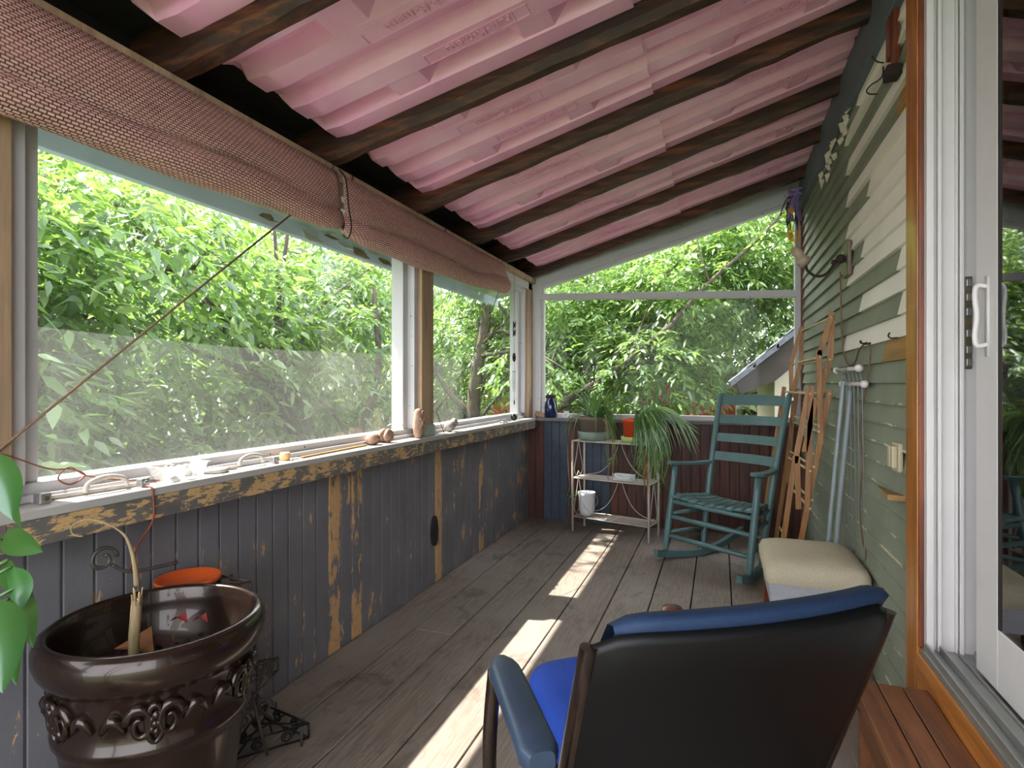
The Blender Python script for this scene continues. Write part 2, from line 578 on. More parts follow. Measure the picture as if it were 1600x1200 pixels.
def thing(name, label, cat, loc=(0, 0, 0), rz=0.0, group=None):
    o = bpy.data.objects.new(name, None)
    o.empty_display_size = 0.1
    col.objects.link(o)
    o.location = loc
    o.rotation_euler = (0, 0, rz)
    ORI[o.name] = tuple(loc) if not rz else (0, 0, 0)
    return tag(o, label, cat, group)


def tag(o, label, cat, group=None):
    o['label'] = label
    o['category'] = cat
    if group:
        o['group'] = group
    return o


def struct(o):
    o['kind'] = 'structure'
    return o


def lab(o, text):
    o['label'] = text
    return o


def smooth_path(pts, n=6):
    """Catmull-Rom through pts"""
    P = [Vector(p) for p in pts]
    out = []
    for i in range(len(P) - 1):
        a, b, c, d = P[max(i - 1, 0)], P[i], P[i + 1], P[min(i + 2, len(P) - 1)]
        for k in range(n):
            t = k / n
            out.append(0.5 * ((2 * b) + (c - a) * t + (2 * a - 5 * b + 4 * c - d) * t * t + (3 * b - a - 3 * c + d) * t ** 3))
    out.append(P[-1])
    return out


def copy_tree(o, parent=None):
    c = o.copy()
    col.objects.link(c)
    c.parent = parent
    for ch in list(o.children):
        copy_tree(ch, c)
    return c


# ------------------------------------------------------------------ the room: metres, x to the house wall, y along the porch, floor at z 0
XL, XR, YB, YF = -1.54, 0.57, 4.67, -0.55       # beadboard face, siding face, back wall, near end
SILL = 0.858


def roof_z(x):                                    # underside of the rafters
    return 2.018 + 0.262 * (x + 1.46)


# floor boards
fb = MB()
x = -1.742
k = 0
while x < XR + 0.1:
    rr = random.Random(k * 13 + 5)
    cuts = [YF]
    y = YF + rr.uniform(0.6, 1.6)
    if x > -0.6 and x < 0.6:
        cuts += [0.35 + 0.25 * (k % 2), 3.2]
    else:
        while y < YB:
            cuts.append(y)
            y += rr.uniform(2.2, 3.2)
    cuts.append(YB + 0.02)
    for a, b in zip(cuts[:-1], cuts[1:]):
        fb.box(x + 0.003, x + 0.197, a + 0.002, b - 0.002, -0.035, rr.uniform(-0.0015, 0.0), 0, rr.random())
    x += 0.2
    k += 1
fl = struct(fb.build('floor', M['floor'], bevel=0.003))
struct(MB().box(-1.76, 0.75, YF, YB + 0.1, -0.2, -0.036).build('floor_joists', M['deck']))

# left wall: beadboard under the sill
wb = MB()
pit = 0.08
y = YF
k = 0
peeled = {2.077: 0.5, 2.242: 0.46, 2.16: 0.26, 2.98: 0.55, 3.62: 0.42}
while y < YB:
    rr = random.Random(k)
    a = rr.choice([0.02, 0.05, 0.08, 0.11, 0.13])
    for yy, v in peeled.items():
        if y <= yy < y + pit:
            a = v
    if 1.1 < y < 1.3:
        a = 0.16
    if 3.0 < y and a < 0.2:
        a += 0.09
    wb.box(XL - 0.02, XL, y + 0.002, y + pit - 0.006, 0.0, SILL - 0.06, 0, a)
    wb.box(XL - 0.02, XL - 0.004, y + pit - 0.004, y + pit, 0.0, SILL - 0.06, 0, 0.24)
    y += pit
    k += 1
wb.box(XL - 0.10, XL - 0.02, YF, YB, -0.02, SILL - 0.06)
wl = struct(wb.build('wall_left', M['bead'], bevel=0.0015))
ov = MB()
ov.lathe([(0.0, 0), (0.036, 0.0), (0.036, 0.012), (0.03, 0.016), (0.0, 0.016)], (XL, 2.945, 0.30), 24, axis=(1, 0, 0))
for q in range(len(ov.v)):
    vx, vy, vz = ov.v[q]
    ov.v[q] = (vx, vy, 0.30 + (vz - 0.30) * 2.4)
lab(ov.build('oval_disc', M['deck'], wl, True), 'dark oval disc')  # thin dark oval set on the beadboard

# sill board with its peeling apron
sb = MB()
sb.box(-1.60, -1.445, YF, YB, SILL - 0.022, SILL)
struct(sb.build('trim_1', M['sill_white'], bevel=0.003))
ab = MB()
yy = YF
k = 0
while yy < YB - 0.01:
    y2 = min(yy + 0.45, YB)
    ab.box(-1.54, -1.448, yy, y2, SILL - 0.085, SILL - 0.022, 0, [0.30, 0.28, 0.2, 0.3, 0.36, 0.26, 0.30][k % 7] if y2 < 3 else 0.24)
    yy = y2
    k += 1
struct(ab.build('trim_2', M['apron'], bevel=0.002))

# posts and window frames on the open side
def post(y0, y1, n):
    b = MB().box(-1.64, -1.50, y0, y1, SILL, 2.05)
    struct(b.build('trim_%d' % n, M['tan_post'], bevel=0.004))


post(0.70, 0.84, 3)
post(2.735, 2.87, 4)
post(4.56, 4.67, 5)
struct(MB().box(-1.55, -1.495, 2.73, 2.875, SILL, SILL + 0.06).build('trim_6', M['green_soffit'], bevel=0.003))

WIN = []


def side_window(n, y0, y1, film=None):
    """frame from y0 to y1, glass inside it, all in the x = -1.6 plane"""
    f = MB()
    f.box(-1.635, -1.555, y0, y1, SILL, 0.902)                     # bottom rail
    f.box(-1.635, -1.535, y0, y1, SILL, 0.876)
    f.box(-1.635, -1.565, y0, y0 + 0.085, 0.902, 1.93)
    f.box(-1.635, -1.565, y1 - 0.08, y1, 0.902, 1.93)
    f.box(-1.625, -1.525, y0 - 0.005, y0 + 0.035, 0.902, 1.95)
    f.box(-1.625, -1.525, y1 - 0.032, y1 + 0.005, 0.902, 1.95)
    f.box(-1.635, -1.545, y0, y1, 1.90, 1.98)
    fr = struct(f.build('window_%d' % n, M['white_paint'], bevel=0.003))
    g = MB().box(-1.602, -1.598, y0 + 0.08, y1 - 0.075, 0.89, 1.92)
    g.build('pane', M['glass'], fr)
    if film:
        g = MB()
        ys = np.linspace(y0 + 0.075, y1 - 0.07, 30)
        P = [[(-1.593 + 0.004 * math.sin(yy * 11), yy, z) for z in (0.88, 1.1, film + 0.01 * math.sin(yy * 3))] for yy in ys]
        g.grid(P)
        lab(g.build('plastic_film', M['film'], fr, True), 'dusty clear plastic film over lower glass')
    return fr


side_window(1, 0.845, 2.73, 1.28)
w2 = side_window(2, 2.875, 4.555)
side_window(3, -0.54, 0.695)
g = MB()
P = []
for i in range(16):
    yy = 2.96 + 0.5 * i / 15
    P.append([(-1.592 + 0.006 * math.sin(i * 1.7 + j), yy - 0.12 * (j / 7), 0.9 + 1.0 * j / 7) for j in range(8)])
g.grid(P)
lab(g.build('plastic_film', M['film_wrinkled'], w2, True), 'torn wrinkled film at near side')

# header behind the blind, with the tan strip the blind hangs from
struct(MB().box(-1.64, -1.50, YF, YB, 1.93, 2.035).build('trim_7', M['white_paint'], bevel=0.003))
hd = MB()
hd.hexa([(-1.50, YF, 1.985), (-1.465, YF, 1.985), (-1.50, YB, 1.985), (-1.465, YB, 1.985),
         (-1.50, YF, 2.025), (-1.465, YF, 2.025), (-1.50, YB, 2.025), (-1.465, YB, 2.025)])
struct(hd.build('trim_8', M['tan_post'], bevel=0.004))
struct(MB().box(-1.66, -1.60, YF, YB, 2.0, 2.17).build('trim_9', M['deck']))  # added dark board, blocks light leaking between header and roof deck

# roof deck, fascia
dk = MB()
xa, xb = -1.98, 0.9
dk.hexa([(xa, YF - 0.3, roof_z(xa) + 0.155), (xb, YF - 0.3, roof_z(xb) + 0.155), (xa, YB + 0.3, roof_z(xa) + 0.155), (xb, YB + 0.3, roof_z(xb) + 0.155),
         (xa, YF - 0.3, roof_z(xa) + 0.2), (xb, YF - 0.3, roof_z(xb) + 0.2), (xa, YB + 0.3, roof_z(xa) + 0.2), (xb, YB + 0.3, roof_z(xb) + 0.2)])
struct(dk.build('roof', M['deck']))
fa = MB().box(-1.965, -1.93, YF - 0.3, YB + 0.3, 1.857, 2.04)
fas = struct(fa.build('trim_10', M['blue_eave'], bevel=0.003))
so = MB()
so.hexa([(-1.93, YF - 0.3, 1.925), (-1.64, YF - 0.3, 1.985), (-1.93, YB + 0.3, 1.925), (-1.64, YB + 0.3, 1.985),
         (-1.93, YF - 0.3, 1.94), (-1.64, YF - 0.3, 2.0), (-1.93, YB + 0.3, 1.94), (-1.64, YB + 0.3, 2.0)])
struct(so.build('trim_11', M['green_soffit']))
# curled paint flakes on the fascia
for k, (yy, zz, sz) in enumerate([(1.02, 1.885, 0.05), (2.06, 1.885, .05), (2.35, 1.885, .085), (2.5, 1.90, .04), (2.62, 1.89, .06), (2.76, 1.885, .075), (2.9, 1.90, .05), (3.02, 1.88, .06), (3.2, 1.885, .05), (1.6, 1.90, .025)]):
    q = random.Random(k)
    m = MB()
    P = []
    for i in range(5):
        t = i / 4
        w = sz * (0.5 + 0.5 * math.sin(2.5 * t + q.random()))
        P.append([(-1.929 + 0.045 * t * t + 0.01 * j, yy + (j - 1) * w * 0.6 + 0.01 * q.uniform(-1, 1), zz + 0.02 - sz * 0.75 * t + 0.006 * q.uniform(-1, 1)) for j in range(3)])
    m.grid(P)
    m.build('paint_flake', M['dead_stem'] if k % 2 else M['paper_white'], fas, False, solid=0.002)

# rafters
RAFT = [(-0.12, -0.05), (0.58, 0.65), (1.273, 1.36), (1.969, 2.05), (2.667, 2.59), (3.382, 3.19), (3.974, 3.76), (4.590, 4.38)]
RW = 0.078


def raf_y(i, x):
    ya, yb = RAFT[i]
    return ya + (yb - ya) * (x + 1.46) / (0.57 + 1.46)


for i in range(len(RAFT)):
    q = random.Random(i + 50)
    m = MB()
    P = []
    N = 26
    for s_ in range(N + 1):
        xx = -1.90 + (0.60 + 1.90) * s_ / N
        yc = raf_y(i, xx) - RW / 2
        zb = roof_z(xx) + 0.005 * q.uniform(-1, 1)
        hw = RW / 2 + 0.004 * q.uniform(-1, 1)
        if xx < -1.1 and i < 6:
            hw *= 1 + 0.12 * math.sin((xx + 1.9) * 4)
        zt = zb + 0.16
        zb0 = zb + max(0, (-1.47 - xx)) * 0.35
        rd = 0.018
        P.append([(xx, yc - hw, zt), (xx, yc - hw + 0.003 * q.random(), zb0 + rd * 1.6), (xx, yc - hw + rd, zb0), (xx, yc + hw - rd, zb0 + 0.002 * q.random()), (xx, yc + hw, zb0 + rd), (xx, yc + hw, zt), (xx, yc - hw, zt)])
    m.grid(P)
    struct(m.build('roof_rafter', M['rafter'], smooth=False))

# pink foam panels between the rafters
def foam_panel(i, x0, x1, group, lbl, drop=0.0, textx=None, taper=True):
    ya0 = lambda x: raf_y(i, x) + 0.002
    yb0 = lambda x: raf_y(i + 1, x) - RW - 0.002
    prof = [(0.0, 0), (0.10, 0), (0.10, 0), (0.145, 1), (0.145, 1), (0.215, 1), (0.215, 1), (0.26, 0), (0.26, 0), (0.39, 0), (0.39, 0), (0.435, 1), (0.435, 1), (0.54, 1), (0.54, 1), (0.585, 0), (0.585, 0), (0.72, 0), (0.72, 0), (0.765, 1), (0.765, 1), (0.84, 1), (0.84, 1), (0.88, 0), (0.88, 0), (1.0, 0)]
    t = thing('foam_panel', lbl, 'insulation panel', ((x0 + x1) / 2, (RAFT[i][0] + RAFT[i + 1][0]) / 2 - 0.04, roof_z((x0 + x1) / 2) + 0.09), 0, group)
    m = MB()
    xs = [x0, x0 + 0.03, x0 + 0.10, (x0 + x1) / 2, x1 - 0.07, x1 - 0.02, x1]
    D = 0.052
    P = []
    for k, xx in enumerate(xs):
        row = []
        for (u, h) in prof:
            yy = ya0(xx) + (yb0(xx) - ya0(xx)) * u
            hh = h
            lift = 0.0
            if taper and k == 0:
                lift, hh = 0.05, h * 0.2
                yy = ya0(xx) + (yb0(xx) - ya0(xx)) * (0.1 + 0.8 * u)
            elif taper and k == 1:
                lift = 0.012
                hh = h * 0.7
            row.append((xx, yy, roof_z(xx) + 0.064 + hh * D + lift + drop))
        P.append(row)
    m.grid(P)
    base = m.build('ribbed_sheet', M['foam'], t, bevel=0.0, solid=0.006)
    # cross bars that bridge the raised channels, with sloping ends
    for ch, (u0, u1) in enumerate(((0.104, 0.256), (0.394, 0.581), (0.724, 0.876))):
        for f0, f1 in ((0.30, 0.40), (0.70, 0.79)):
            if ch == 1:
                continue
            xa, xb = x0 + (x1 - x0) * f0, x0 + (x1 - x0) * f1
            L = 0.05
            pts = []
            for xx, hh in ((xa - L, 1.0), (xa, 0.08), (xb, 0.08), (xb + L, 1.0)):
                for u in (u0, u1):
                    yy = ya0(xx) + (yb0(xx) - ya0(xx)) * u
                    pts.append((xx, yy, roof_z(xx) + 0.064 + hh * D + drop))
            for xx in (xb + L, xa - L):
                for u in (u0, u1):
                    yy = ya0(xx) + (yb0(xx) - ya0(xx)) * u
                    pts.append((xx, yy, roof_z(xx) + 0.064 + D + 0.004 + drop))
            m = MB().add(pts[:8], [(0, 1, 3, 2), (2, 3, 5, 4), (4, 5, 7, 6), (6, 7, 1, 0), (0, 2, 4, 6), (1, 7, 5, 3)])
            m.build('cross_bar', M['foam'], t)
    # raised lettering on the low flat
    if textx:
        for u in (0.325, 0.652):
            xx = textx + (0.1 if u > 0.5 else 0)
            yy = ya0(xx) + (yb0(xx) - ya0(xx)) * u
            o = bpy.data.objects.new('raised_lettering', LETTERS.copy())
            col.objects.link(o)
            o.parent = t
            ang = math.atan(0.262)
            dx = Vector((-math.cos(ang), 0, -math.sin(ang)))
            up = Vector((0, 1, 0))
            nn = dx.cross(up)
            Mx = Matrix((dx, up, nn)).transposed().to_4x4()
            o.matrix_local = Matrix.Translation(Vector((xx, yy - 0.017, roof_z(xx) + 0.0585 + drop)) - Vector(ORI[t.name])) @ Mx
            fr = MB()
            L = 0.30
            for a_, b_ in (((0.055, -0.026), (0.055, 0.026)), ((-L, -0.026), (-L, 0.026)), ((0.055, 0.026), (-L, 0.026)), ((0.055, -0.026), (-L, -0.026)), ((0.008, -0.026), (0.008, 0.026))):
                p = [Vector((xx + q_[0], yy + q_[1], roof_z(xx + q_[0]) + 0.0595 + drop)) for q_ in (a_, b_)]
                fr.bar(p[0], p[1], 0.0022, 0.004)
            fr.build('raised_border', M['foam'], t)


TEXT = bpy.data.curves.new('raised_lettering', 'FONT')
TEXT.body = 'raft-R-mate'
TEXT.size = 0.05
TEXT.extrude = 0.0035
_to = bpy.data.objects.new('raised_lettering', TEXT)
col.objects.link(_to)
LETTERS = bpy.data.meshes.new_from_object(_to)
LETTERS.materials.clear()
LETTERS.materials.append(M['foam'])
bpy.data.objects.remove(_to)
BAYS = ['in the bay nearest the camera, over the planter', 'in the bay over the near blind', 'over the join of the two blinds',
        'over the blue chair side of the middle post', 'in the bay over the far blind', 'in the bay over the rocking chair', 'in the last bay before the back window']
ORDW = ['first', 'second', 'third', 'fourth', 'fifth', 'sixth', 'seventh', 'eighth']
for i in range(0, len(RAFT) - 1):
    nm = ORDW[len(RAFT) - 2 - i]
    foam_panel(i, -1.44, -0.27, 'pink foam panels between the rafters', 'pink ribbed foam panel at the blind side, %s bay from the back window' % nm, 0.0, -0.72)
    foam_panel(i, -0.285, 0.555, 'pink foam panels between the rafters', 'pink ribbed foam panel at the siding side, %s bay from the back window' % nm, 0.012, 0.30, False)

# back wall
bw = MB()
y0 = YB
x = -1.54
k = 0
while x < 0.60:
    rr = random.Random(k + 300)
    blue = -1.46 < x < -1.20 or -1.08 < x < -0.84
    bw.box(x + 0.001, x + 0.065, y0, y0 + 0.02, 0, SILL - 0.03, 1 if blue else 0, rr.random() * 0.1)
    bw.box(x + 0.065, x + 0.07, y0 + 0.006, y0 + 0.02, 0, SILL - 0.03, 1 if blue else 0, 0)
    x += 0.07
    k += 1
bw.box(-1.6, 0.62, y0 + 0.02, y0 + 0.12, -0.02, SILL - 0.03, 0)
struct(bw.build('wall_back', [M['bead_back'], M['bead_blue']], bevel=0.0012))
struct(MB().box(-1.50, 0.60, YB - 0.05, YB + 0.13, SILL - 0.028, SILL).build('trim_12', M['apron'], bevel=0.003))
# back window frame: sill rail, mullion that sags to the right, sloping head under the last rafter
fw = MB()
XA, XB = -1.50, 0.585
fw.box(XA, XB, YB, YB + 0.07, SILL, SILL + 0.035)
fw.box(XA, XA + 0.075, YB - 0.01, YB + 0.06, SILL, 2.06)
fw.box(XA + 0.075, XA + 0.10, YB + 0.01, YB + 0.05, SILL, 2.02)
fw.box(XB - 0.07, XB - 0.03, YB - 0.01, YB + 0.06, SILL, 2.62)
z0, z1 = 1.855, 1.775
fw.hexa([(XA, YB - 0.012, z0), (XB, YB - 0.012, z1), (XA, YB + 0.05, z0), (XB, YB + 0.05, z1), (XA, YB - 0.012, z0 + .05), (XB, YB - 0.012, z1 + .05), (XA, YB + 0.05, z0 + .05), (XB, YB + 0.05, z1 + .05)])
for dz0, dz1, yy in ((-0.075, 0.06, YB - 0.02), (-0.10, -0.075, YB + 0.0)):
    za, zb = roof_z(XA) + 0.02, roof_z(XB) + 0.02
    fw.hexa([(XA, yy, za + dz0), (XB, yy, zb + dz0), (XA, YB + 0.07, za + dz0), (XB, YB + 0.07, zb + dz0), (XA, yy, za + dz1), (XB, yy, zb + dz1), (XA, YB + 0.07, za + dz1), (XB, YB + 0.07, zb + dz1)])
w4 = struct(fw.build('window_4', M['white_paint'], bevel=0.003))
gp = MB()
gp.add([(XA, YB + 0.03, SILL), (XB - 0.03, YB + 0.03, SILL), (XB - 0.03, YB + 0.03, roof_z(XB)), (XA, YB + 0.03, roof_z(XA))], [(0, 1, 2, 3)])
gp.build('pane', M['glass'], w4, solid=0.003)
struct(MB().box(XB - 0.032, XB + 0.01, YB - 0.03, YB + 0.06, 0, 2.62).build('trim_13', M['orange_dark'], bevel=0.003))
za, zb = roof_z(XA), roof_z(0.62)
bg = MB()
bg.hexa([(-1.64, YB + 0.06, za + 0.05), (0.66, YB + 0.06, zb + 0.05), (-1.64, YB + 0.1, za + 0.05), (0.66, YB + 0.1, zb + 0.05),
         (-1.64, YB + 0.06, za + 0.2), (0.66, YB + 0.06, zb + 0.2), (-1.64, YB + 0.1, za + 0.2), (0.66, YB + 0.1, zb + 0.2)])
struct(bg.build('trim_14', M['deck']))

# right wall: clapboards, some replaced by unpainted white ones near the door
EXPO = 0.0755
ZW0 = 1.296


def farY(px):
    u = px - 800
    return 0.565 * (u * 0.3397 + 846.5) / (u * 0.9406 - 305.7)


WHITE = {1: 1319, 2: 1405, 3: 1344, 4: 1403, 5: 1325, 6: 1347, 7: 1315, 8: 1323, 9: 1356, 10: 1323, 12: 1323, 14: 1321, 15: 1340}
TAN = {0: 1380, 11: 1401}
YDOOR = 2.045
gb, wbm, tb = MB(), MB(), MB()


def clap(mb, k, ya, yb, a=0.0, proud=0.0):
    z0 = ZW0 + (k - 1) * EXPO
    z1 = z0 + EXPO + 0.006
    xo, xi = XR - 0.010 - proud, XR + 0.007 - proud
    mb.hexa([(xo, ya, z0), (XR + 0.03, ya, z0), (xo, yb, z0), (XR + 0.03, yb, z0), (xi, ya, z1), (XR + 0.03, ya, z1), (xi, yb, z1), (XR + 0.03, yb, z1)], 0, a)


for k in range(-16, 20):
    rr = random.Random(k + 77)
    y1 = YDOOR
    if k in WHITE or k in TAN:
        y1 = farY(WHITE.get(k) or TAN.get(k))
        clap(wbm if k in WHITE else tb, k, YDOOR, y1 - 0.002, 0.0, 0.001)
    cuts = [y1]
    yy = y1 + rr.uniform(0.7, 1.6)
    while yy < YB - 0.3:
        cuts.append(yy)
        yy += rr.uniform(0.9, 1.8)
    cuts.append(YB)
    for a, b in zip(cuts[:-1], cuts[1:]):
        clap(gb, k, a, b - 0.001, rr.choice([0, 0.0, 0.03, 0.06]) + (0.16 if k in (16, 17, 15) and a < 3.7 else 0))
    # flaked lower edge of each green board
    if k < 1 and y1 < YB:
        z0 = ZW0 + (k - 1) * EXPO
        gb.box(XR - 0.0112, XR + 0.0, y1, 4.2, z0 - 0.001, z0 + 0.0075, 0, rr.choice([0.38, 0.46, 0.52, 0.56]))
    clap(gb, k, YF, -0.1, 0.0)
gb.box(XR + 0.03, XR + 0.14, 2.0, YB + 0.1, -0.05, 2.85)
gb.box(XR + 0.03, XR + 0.14, YF, -0.1, -0.05, 2.85)
gb.box(XR + 0.03, XR + 0.14, -0.1, 2.0, 2.5, 2.85)
wr = struct(gb.build('wall_right', M['green'], bevel=0.0012))
lab(wbm.build('white_clapboard', M['white_board'], wr, bevel=0.001), 'unpainted white replacement clapboards')
lab(tb.build('cedar_clapboard', M['tan_board'], wr, bevel=0.001), 'raw tan cedar boards')
lg = MB()
lz = roof_z(XR)
lg.box(XR - 0.03, XR + 0.03, YF, YB - 0.03, 2.40, 2.60)
struct(lg.build('trim_15', M['ledger'], bevel=0.003))
# patches of curled cream paint near the ledger's lower edge
for k in range(16):
    q = random.Random(k + 900)
    m = MB()
    yy, zz = q.uniform(3.0, 3.75), q.uniform(2.28, 2.42)
    m.add([(XR - 0.012, yy, zz), (XR - 0.03, yy + q.uniform(.02, .05), zz + q.uniform(-.01, .02)), (XR - 0.02, yy + q.uniform(.01, .04), zz - q.uniform(.02, .06)), (XR - 0.010, yy - 0.01, zz - q.uniform(.01, .04))], [(0, 1, 2, 3)])
    m.build('paint_flake', M['cream_wall'], wr, solid=0.002)

# door: stained casing, vinyl jamb, track, sliding panel
struct(MB().box(0.53, 0.60, 1.945, 2.05, 0.0, 2.5).build('trim_16', M['orange_wood'], bevel=0.003))
struct(MB().box(0.533, 0.60, 1.936, 1.9445, 0.39, 2.5).build('trim_17', M['orange_dark'], bevel=0.002))
struct(MB().box(0.53, 0.60, -0.1, 1.944, 0.0, 0.372).build('trim_18', M['orange_sill'], bevel=0.003))
dj = MB()
YJ = 1.935
dj.box(0.545, 0.82, YJ, YJ + 0.10, 0.385, 2.5)
for xx, w, d in ((0.545, 0.018, 0.022), (0.573, 0.010, 0.016), (0.616, 0.006, 0.012), (0.625, 0.010, 0.016), (0.70, 0.012, 0.03)):
    dj.box(xx, xx + w, YJ - d, YJ, 0.39, 2.5)
dj.box(0.545, 0.80, -0.1, YJ, 2.42, 2.5)
dr = struct(dj.build('door_1', M['vinyl'], bevel=0.002))
tk = MB()
tk.box(0.536, 0.80, -0.1, YJ, 0.372, 0.39)
for xx, w, h in ((0.540, 0.006, 0.022), (0.575, 0.006, 0.02), (0.618, 0.006, 0.006), (0.655, 0.006, 0.018)):
    tk.box(xx, xx + w, -0.1, YJ - 0.02, 0.39, 0.39 + h)
lab(tk.build('door_track', M['alu'], dr, bevel=0.001), 'dull aluminium track')
kp = MB()
kp.box(0.640, 0.656, YJ - 0.004, YJ, 1.181, 1.438)
for zz in (1.20, 1.235, 1.28, 1.34, 1.38, 1.42):
    kp.box(0.642, 0.654, YJ - 0.010, YJ - 0.004, zz - 0.010, zz + 0.010, 1)
lab(kp.build('latch_keeper', [M['brass_old'], M['alu']], dr, bevel=0.001), 'tarnished metal latch keeper')
sp = MB()
PX0, PX1 = 0.627, 0.647
sp.box(PX0, PX1, 1.698, 1.822, 0.40, 2.42)
sp.box(PX0, PX1, 0.1, 1.698, 0.40, 0.55)
sp.box(PX0, PX1, 0.1, 1.698, 2.33, 2.42)
sp.box(PX0, PX1, 0.0, 0.1, 0.40, 2.42)
d2 = struct(sp.build('door_2', M['vinyl'], bevel=0.003))
MB().box(PX0 + 0.001, PX0 + 0.006, 1.689, 1.6985, 0.55, 2.33).build('gasket', M['gasket'], d2)
MB().box(PX0 + 0.003, PX0 + 0.006, 0.1, 1.690, 0.55, 2.33).build('pane', M['door_glass'], d2)
hb = MB()
hb.box(PX0 - 0.003, PX0, 1.740, 1.760, 1.208, 1.41)
hp = smooth_path([(PX0 - 0.002, 1.75, 1.238), (PX0 - 0.022, 1.75, 1.236), (PX0 - 0.027, 1.75, 1.26), (PX0 - 0.023, 1.75, 1.31), (PX0 - 0.027, 1.75, 1.36), (PX0 - 0.022, 1.75, 1.385), (PX0 - 0.002, 1.75, 1.383)], 6)
hb.tube(hp, 0.006, 10)
lab(hb.build('door_handle', M['vinyl'], d2, True), 'white pull handle')
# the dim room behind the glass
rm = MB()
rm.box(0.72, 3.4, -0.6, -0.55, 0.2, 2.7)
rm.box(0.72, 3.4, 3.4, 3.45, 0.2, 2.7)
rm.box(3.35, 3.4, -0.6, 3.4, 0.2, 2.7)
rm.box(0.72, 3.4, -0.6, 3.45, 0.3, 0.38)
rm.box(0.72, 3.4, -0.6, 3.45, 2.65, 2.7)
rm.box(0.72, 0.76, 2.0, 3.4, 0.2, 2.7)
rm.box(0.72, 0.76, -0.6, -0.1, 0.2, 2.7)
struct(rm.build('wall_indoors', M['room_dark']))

# ------------------------------------------------------------------ blinds
def blind(y0, y1, label, zb0, zb1, sag, far_pinch, near_pinch):
    t = thing('roller_blind', label, 'blind', (-1.46, (y0 + y1) / 2, (zb0 + zb1) / 2), 0, 'woven blinds rolled up under the rafters')
    m = MB()
    n = int((y1 - y0) / 0.03)
    uv, P = [], []
    for i in range(n + 1):
        tt = i / n
        yy = y0 + (y1 - y0) * tt
        zb = zb0 + (zb1 - zb0) * tt - sag * math.sin(math.pi * tt) + 0.004 * math.sin(yy * 9)
        r = 0.050 + 0.006 * math.sin(yy * 5 + 1)
        pinch = 1.0
        for edge, k in ((1, far_pinch), (0, near_pinch)):
            d = abs(tt - edge) * (y1 - y0)
            if k and d < 0.16:
                pinch = min(pinch, 1 - k * (1 - d / 0.16) ** 1.5)
        row, L, prev = [], 0.0, None
        pts = [(-1.462, 2.0)]
        for k in range(1, 6):                       # the hanging sheet, bellied a little
            f = k / 6
            pts.append((-1.462 + 0.045 * math.sin(f * 1.5) + 0.006 * math.sin(yy * 7 + k), 2.0 + (zb + r * 1.45 - 2.0) * f))
        cx, cz = -1.455, zb + r
        for k in range(22):                         # and the roll, wound under
            an = R(70) - R(36) * k * 0.72
            rr = r * (1 - 0.012 * k)
            pts.append((cx + rr * math.cos(an), cz + rr * math.sin(an)))
        for (xx, zz) in pts:
            xx = -1.462 + (xx + 1.462) * pinch
            zz = 2.0 + (zz - 2.0) * (1 - 0.16 * (1 - pinch))
            if prev:
                L += math.hypot(xx - prev[0], zz - prev[1])
            prev = (xx, zz)
            row.append((xx, yy, zz))
            uv.append((yy, L))
        P.append(row)
    m.grid(P)
    m.uv = uv
    m.build('woven_sheet', M['blind'], t, True, solid=0.004)
    m = MB()
    for yy in (y0 + 0.06, (y0 + y1) / 2, y1 - 0.03):
        m.tube(smooth_path([(-1.463, yy, 2.03), (-1.455, yy, 2.015), (-1.462, yy, 1.995), (-1.468, yy, 2.005)], 4), 0.0022, 6)
    m.build('hanging_hook', M['black_iron'], t, True)
    return t


blind(-0.5, 1.955, 'brown woven blind rolled up along the near part of the window wall', 1.712, 1.755, 0.018, 0.35, 0)
blind(1.995, 3.86, 'brown woven blind rolled up over the middle post and far window', 1.735, 1.785, 0.016, 0.0, 0.7)

c = MB().tube(smooth_path([(-1.468, 1.975, 2.02), (-1.43, 1.972, 1.97), (-1.415, 1.97, 1.86), (-1.40, 1.968, 1.775), (-1.415, 1.966, 1.73), (-1.44, 1.966, 1.745)], 6), 0.0032, 7)
tag(c.build('tie_cord', M['dark_twig'], None, True), 'dark tie cord standing in for the shaded gap between the two woven blinds', 'cord')  # dark strand drawn where the pinched gap falls into shade

c = MB().tube([(-1.455, 1.70, 1.765), (-1.47, 1.25, 1.38), (-1.497, 0.80, 0.985)], 0.0032, 6)
tag(c.build('blind_cord', M['cord'], None, True), 'long taut cord slanting across the near window up to the blind', 'cord')
c = MB().tube(smooth_path([(-1.495, 2.895, 0.99), (-1.495, 3.45, 1.36), (-1.47, 3.80, 1.80)], 6), 0.0024, 6)
c.tube(smooth_path([(-1.495, 2.895, 0.99), (-1.49, 2.93, 0.92), (-1.48, 2.96, SILL + 0.002)], 4), 0.002, 6)
tag(c.build('blind_cord', M['cord'], None, True), 'thin cord slanting across the far side window beside the middle post', 'cord')

# ------------------------------------------------------------------ wires and things on the sill
w = smooth_path([(-1.497, 0.815, 0.985), (-1.50, 0.84, 0.975), (-1.53, 0.93, 0.935), (-1.548, 0.99, 0.925), (-1.55, 1.03, 0.905), (-1.55, 0.995, 0.885), (-1.55, 0.965, 0.905), (-1.548, 0.99, 0.93), (-1.53, 1.02, 0.905),
                 (-1.525, 1.10, 0.882), (-1.52, 1.17, SILL + 0.012), (-1.51, 1.22, SILL + 0.004)], 6)
tag(MB().tube(w, 0.0019, 6).build('copper_wire', M['wire'], None, True), 'curling red-brown wire looped over the near end of the sill', 'wire')
c = MB().tube(smooth_path([(-1.50, 1.135, SILL + 0.004), (-1.45, 1.135, SILL + 0.003), (-1.4425, 1.136, SILL - 0.02), (-1.444, 1.136, 0.77), (-1.50, 1.137, 0.70), (-1.528, 1.135, 0.63)], 5), 0.0026, 6)
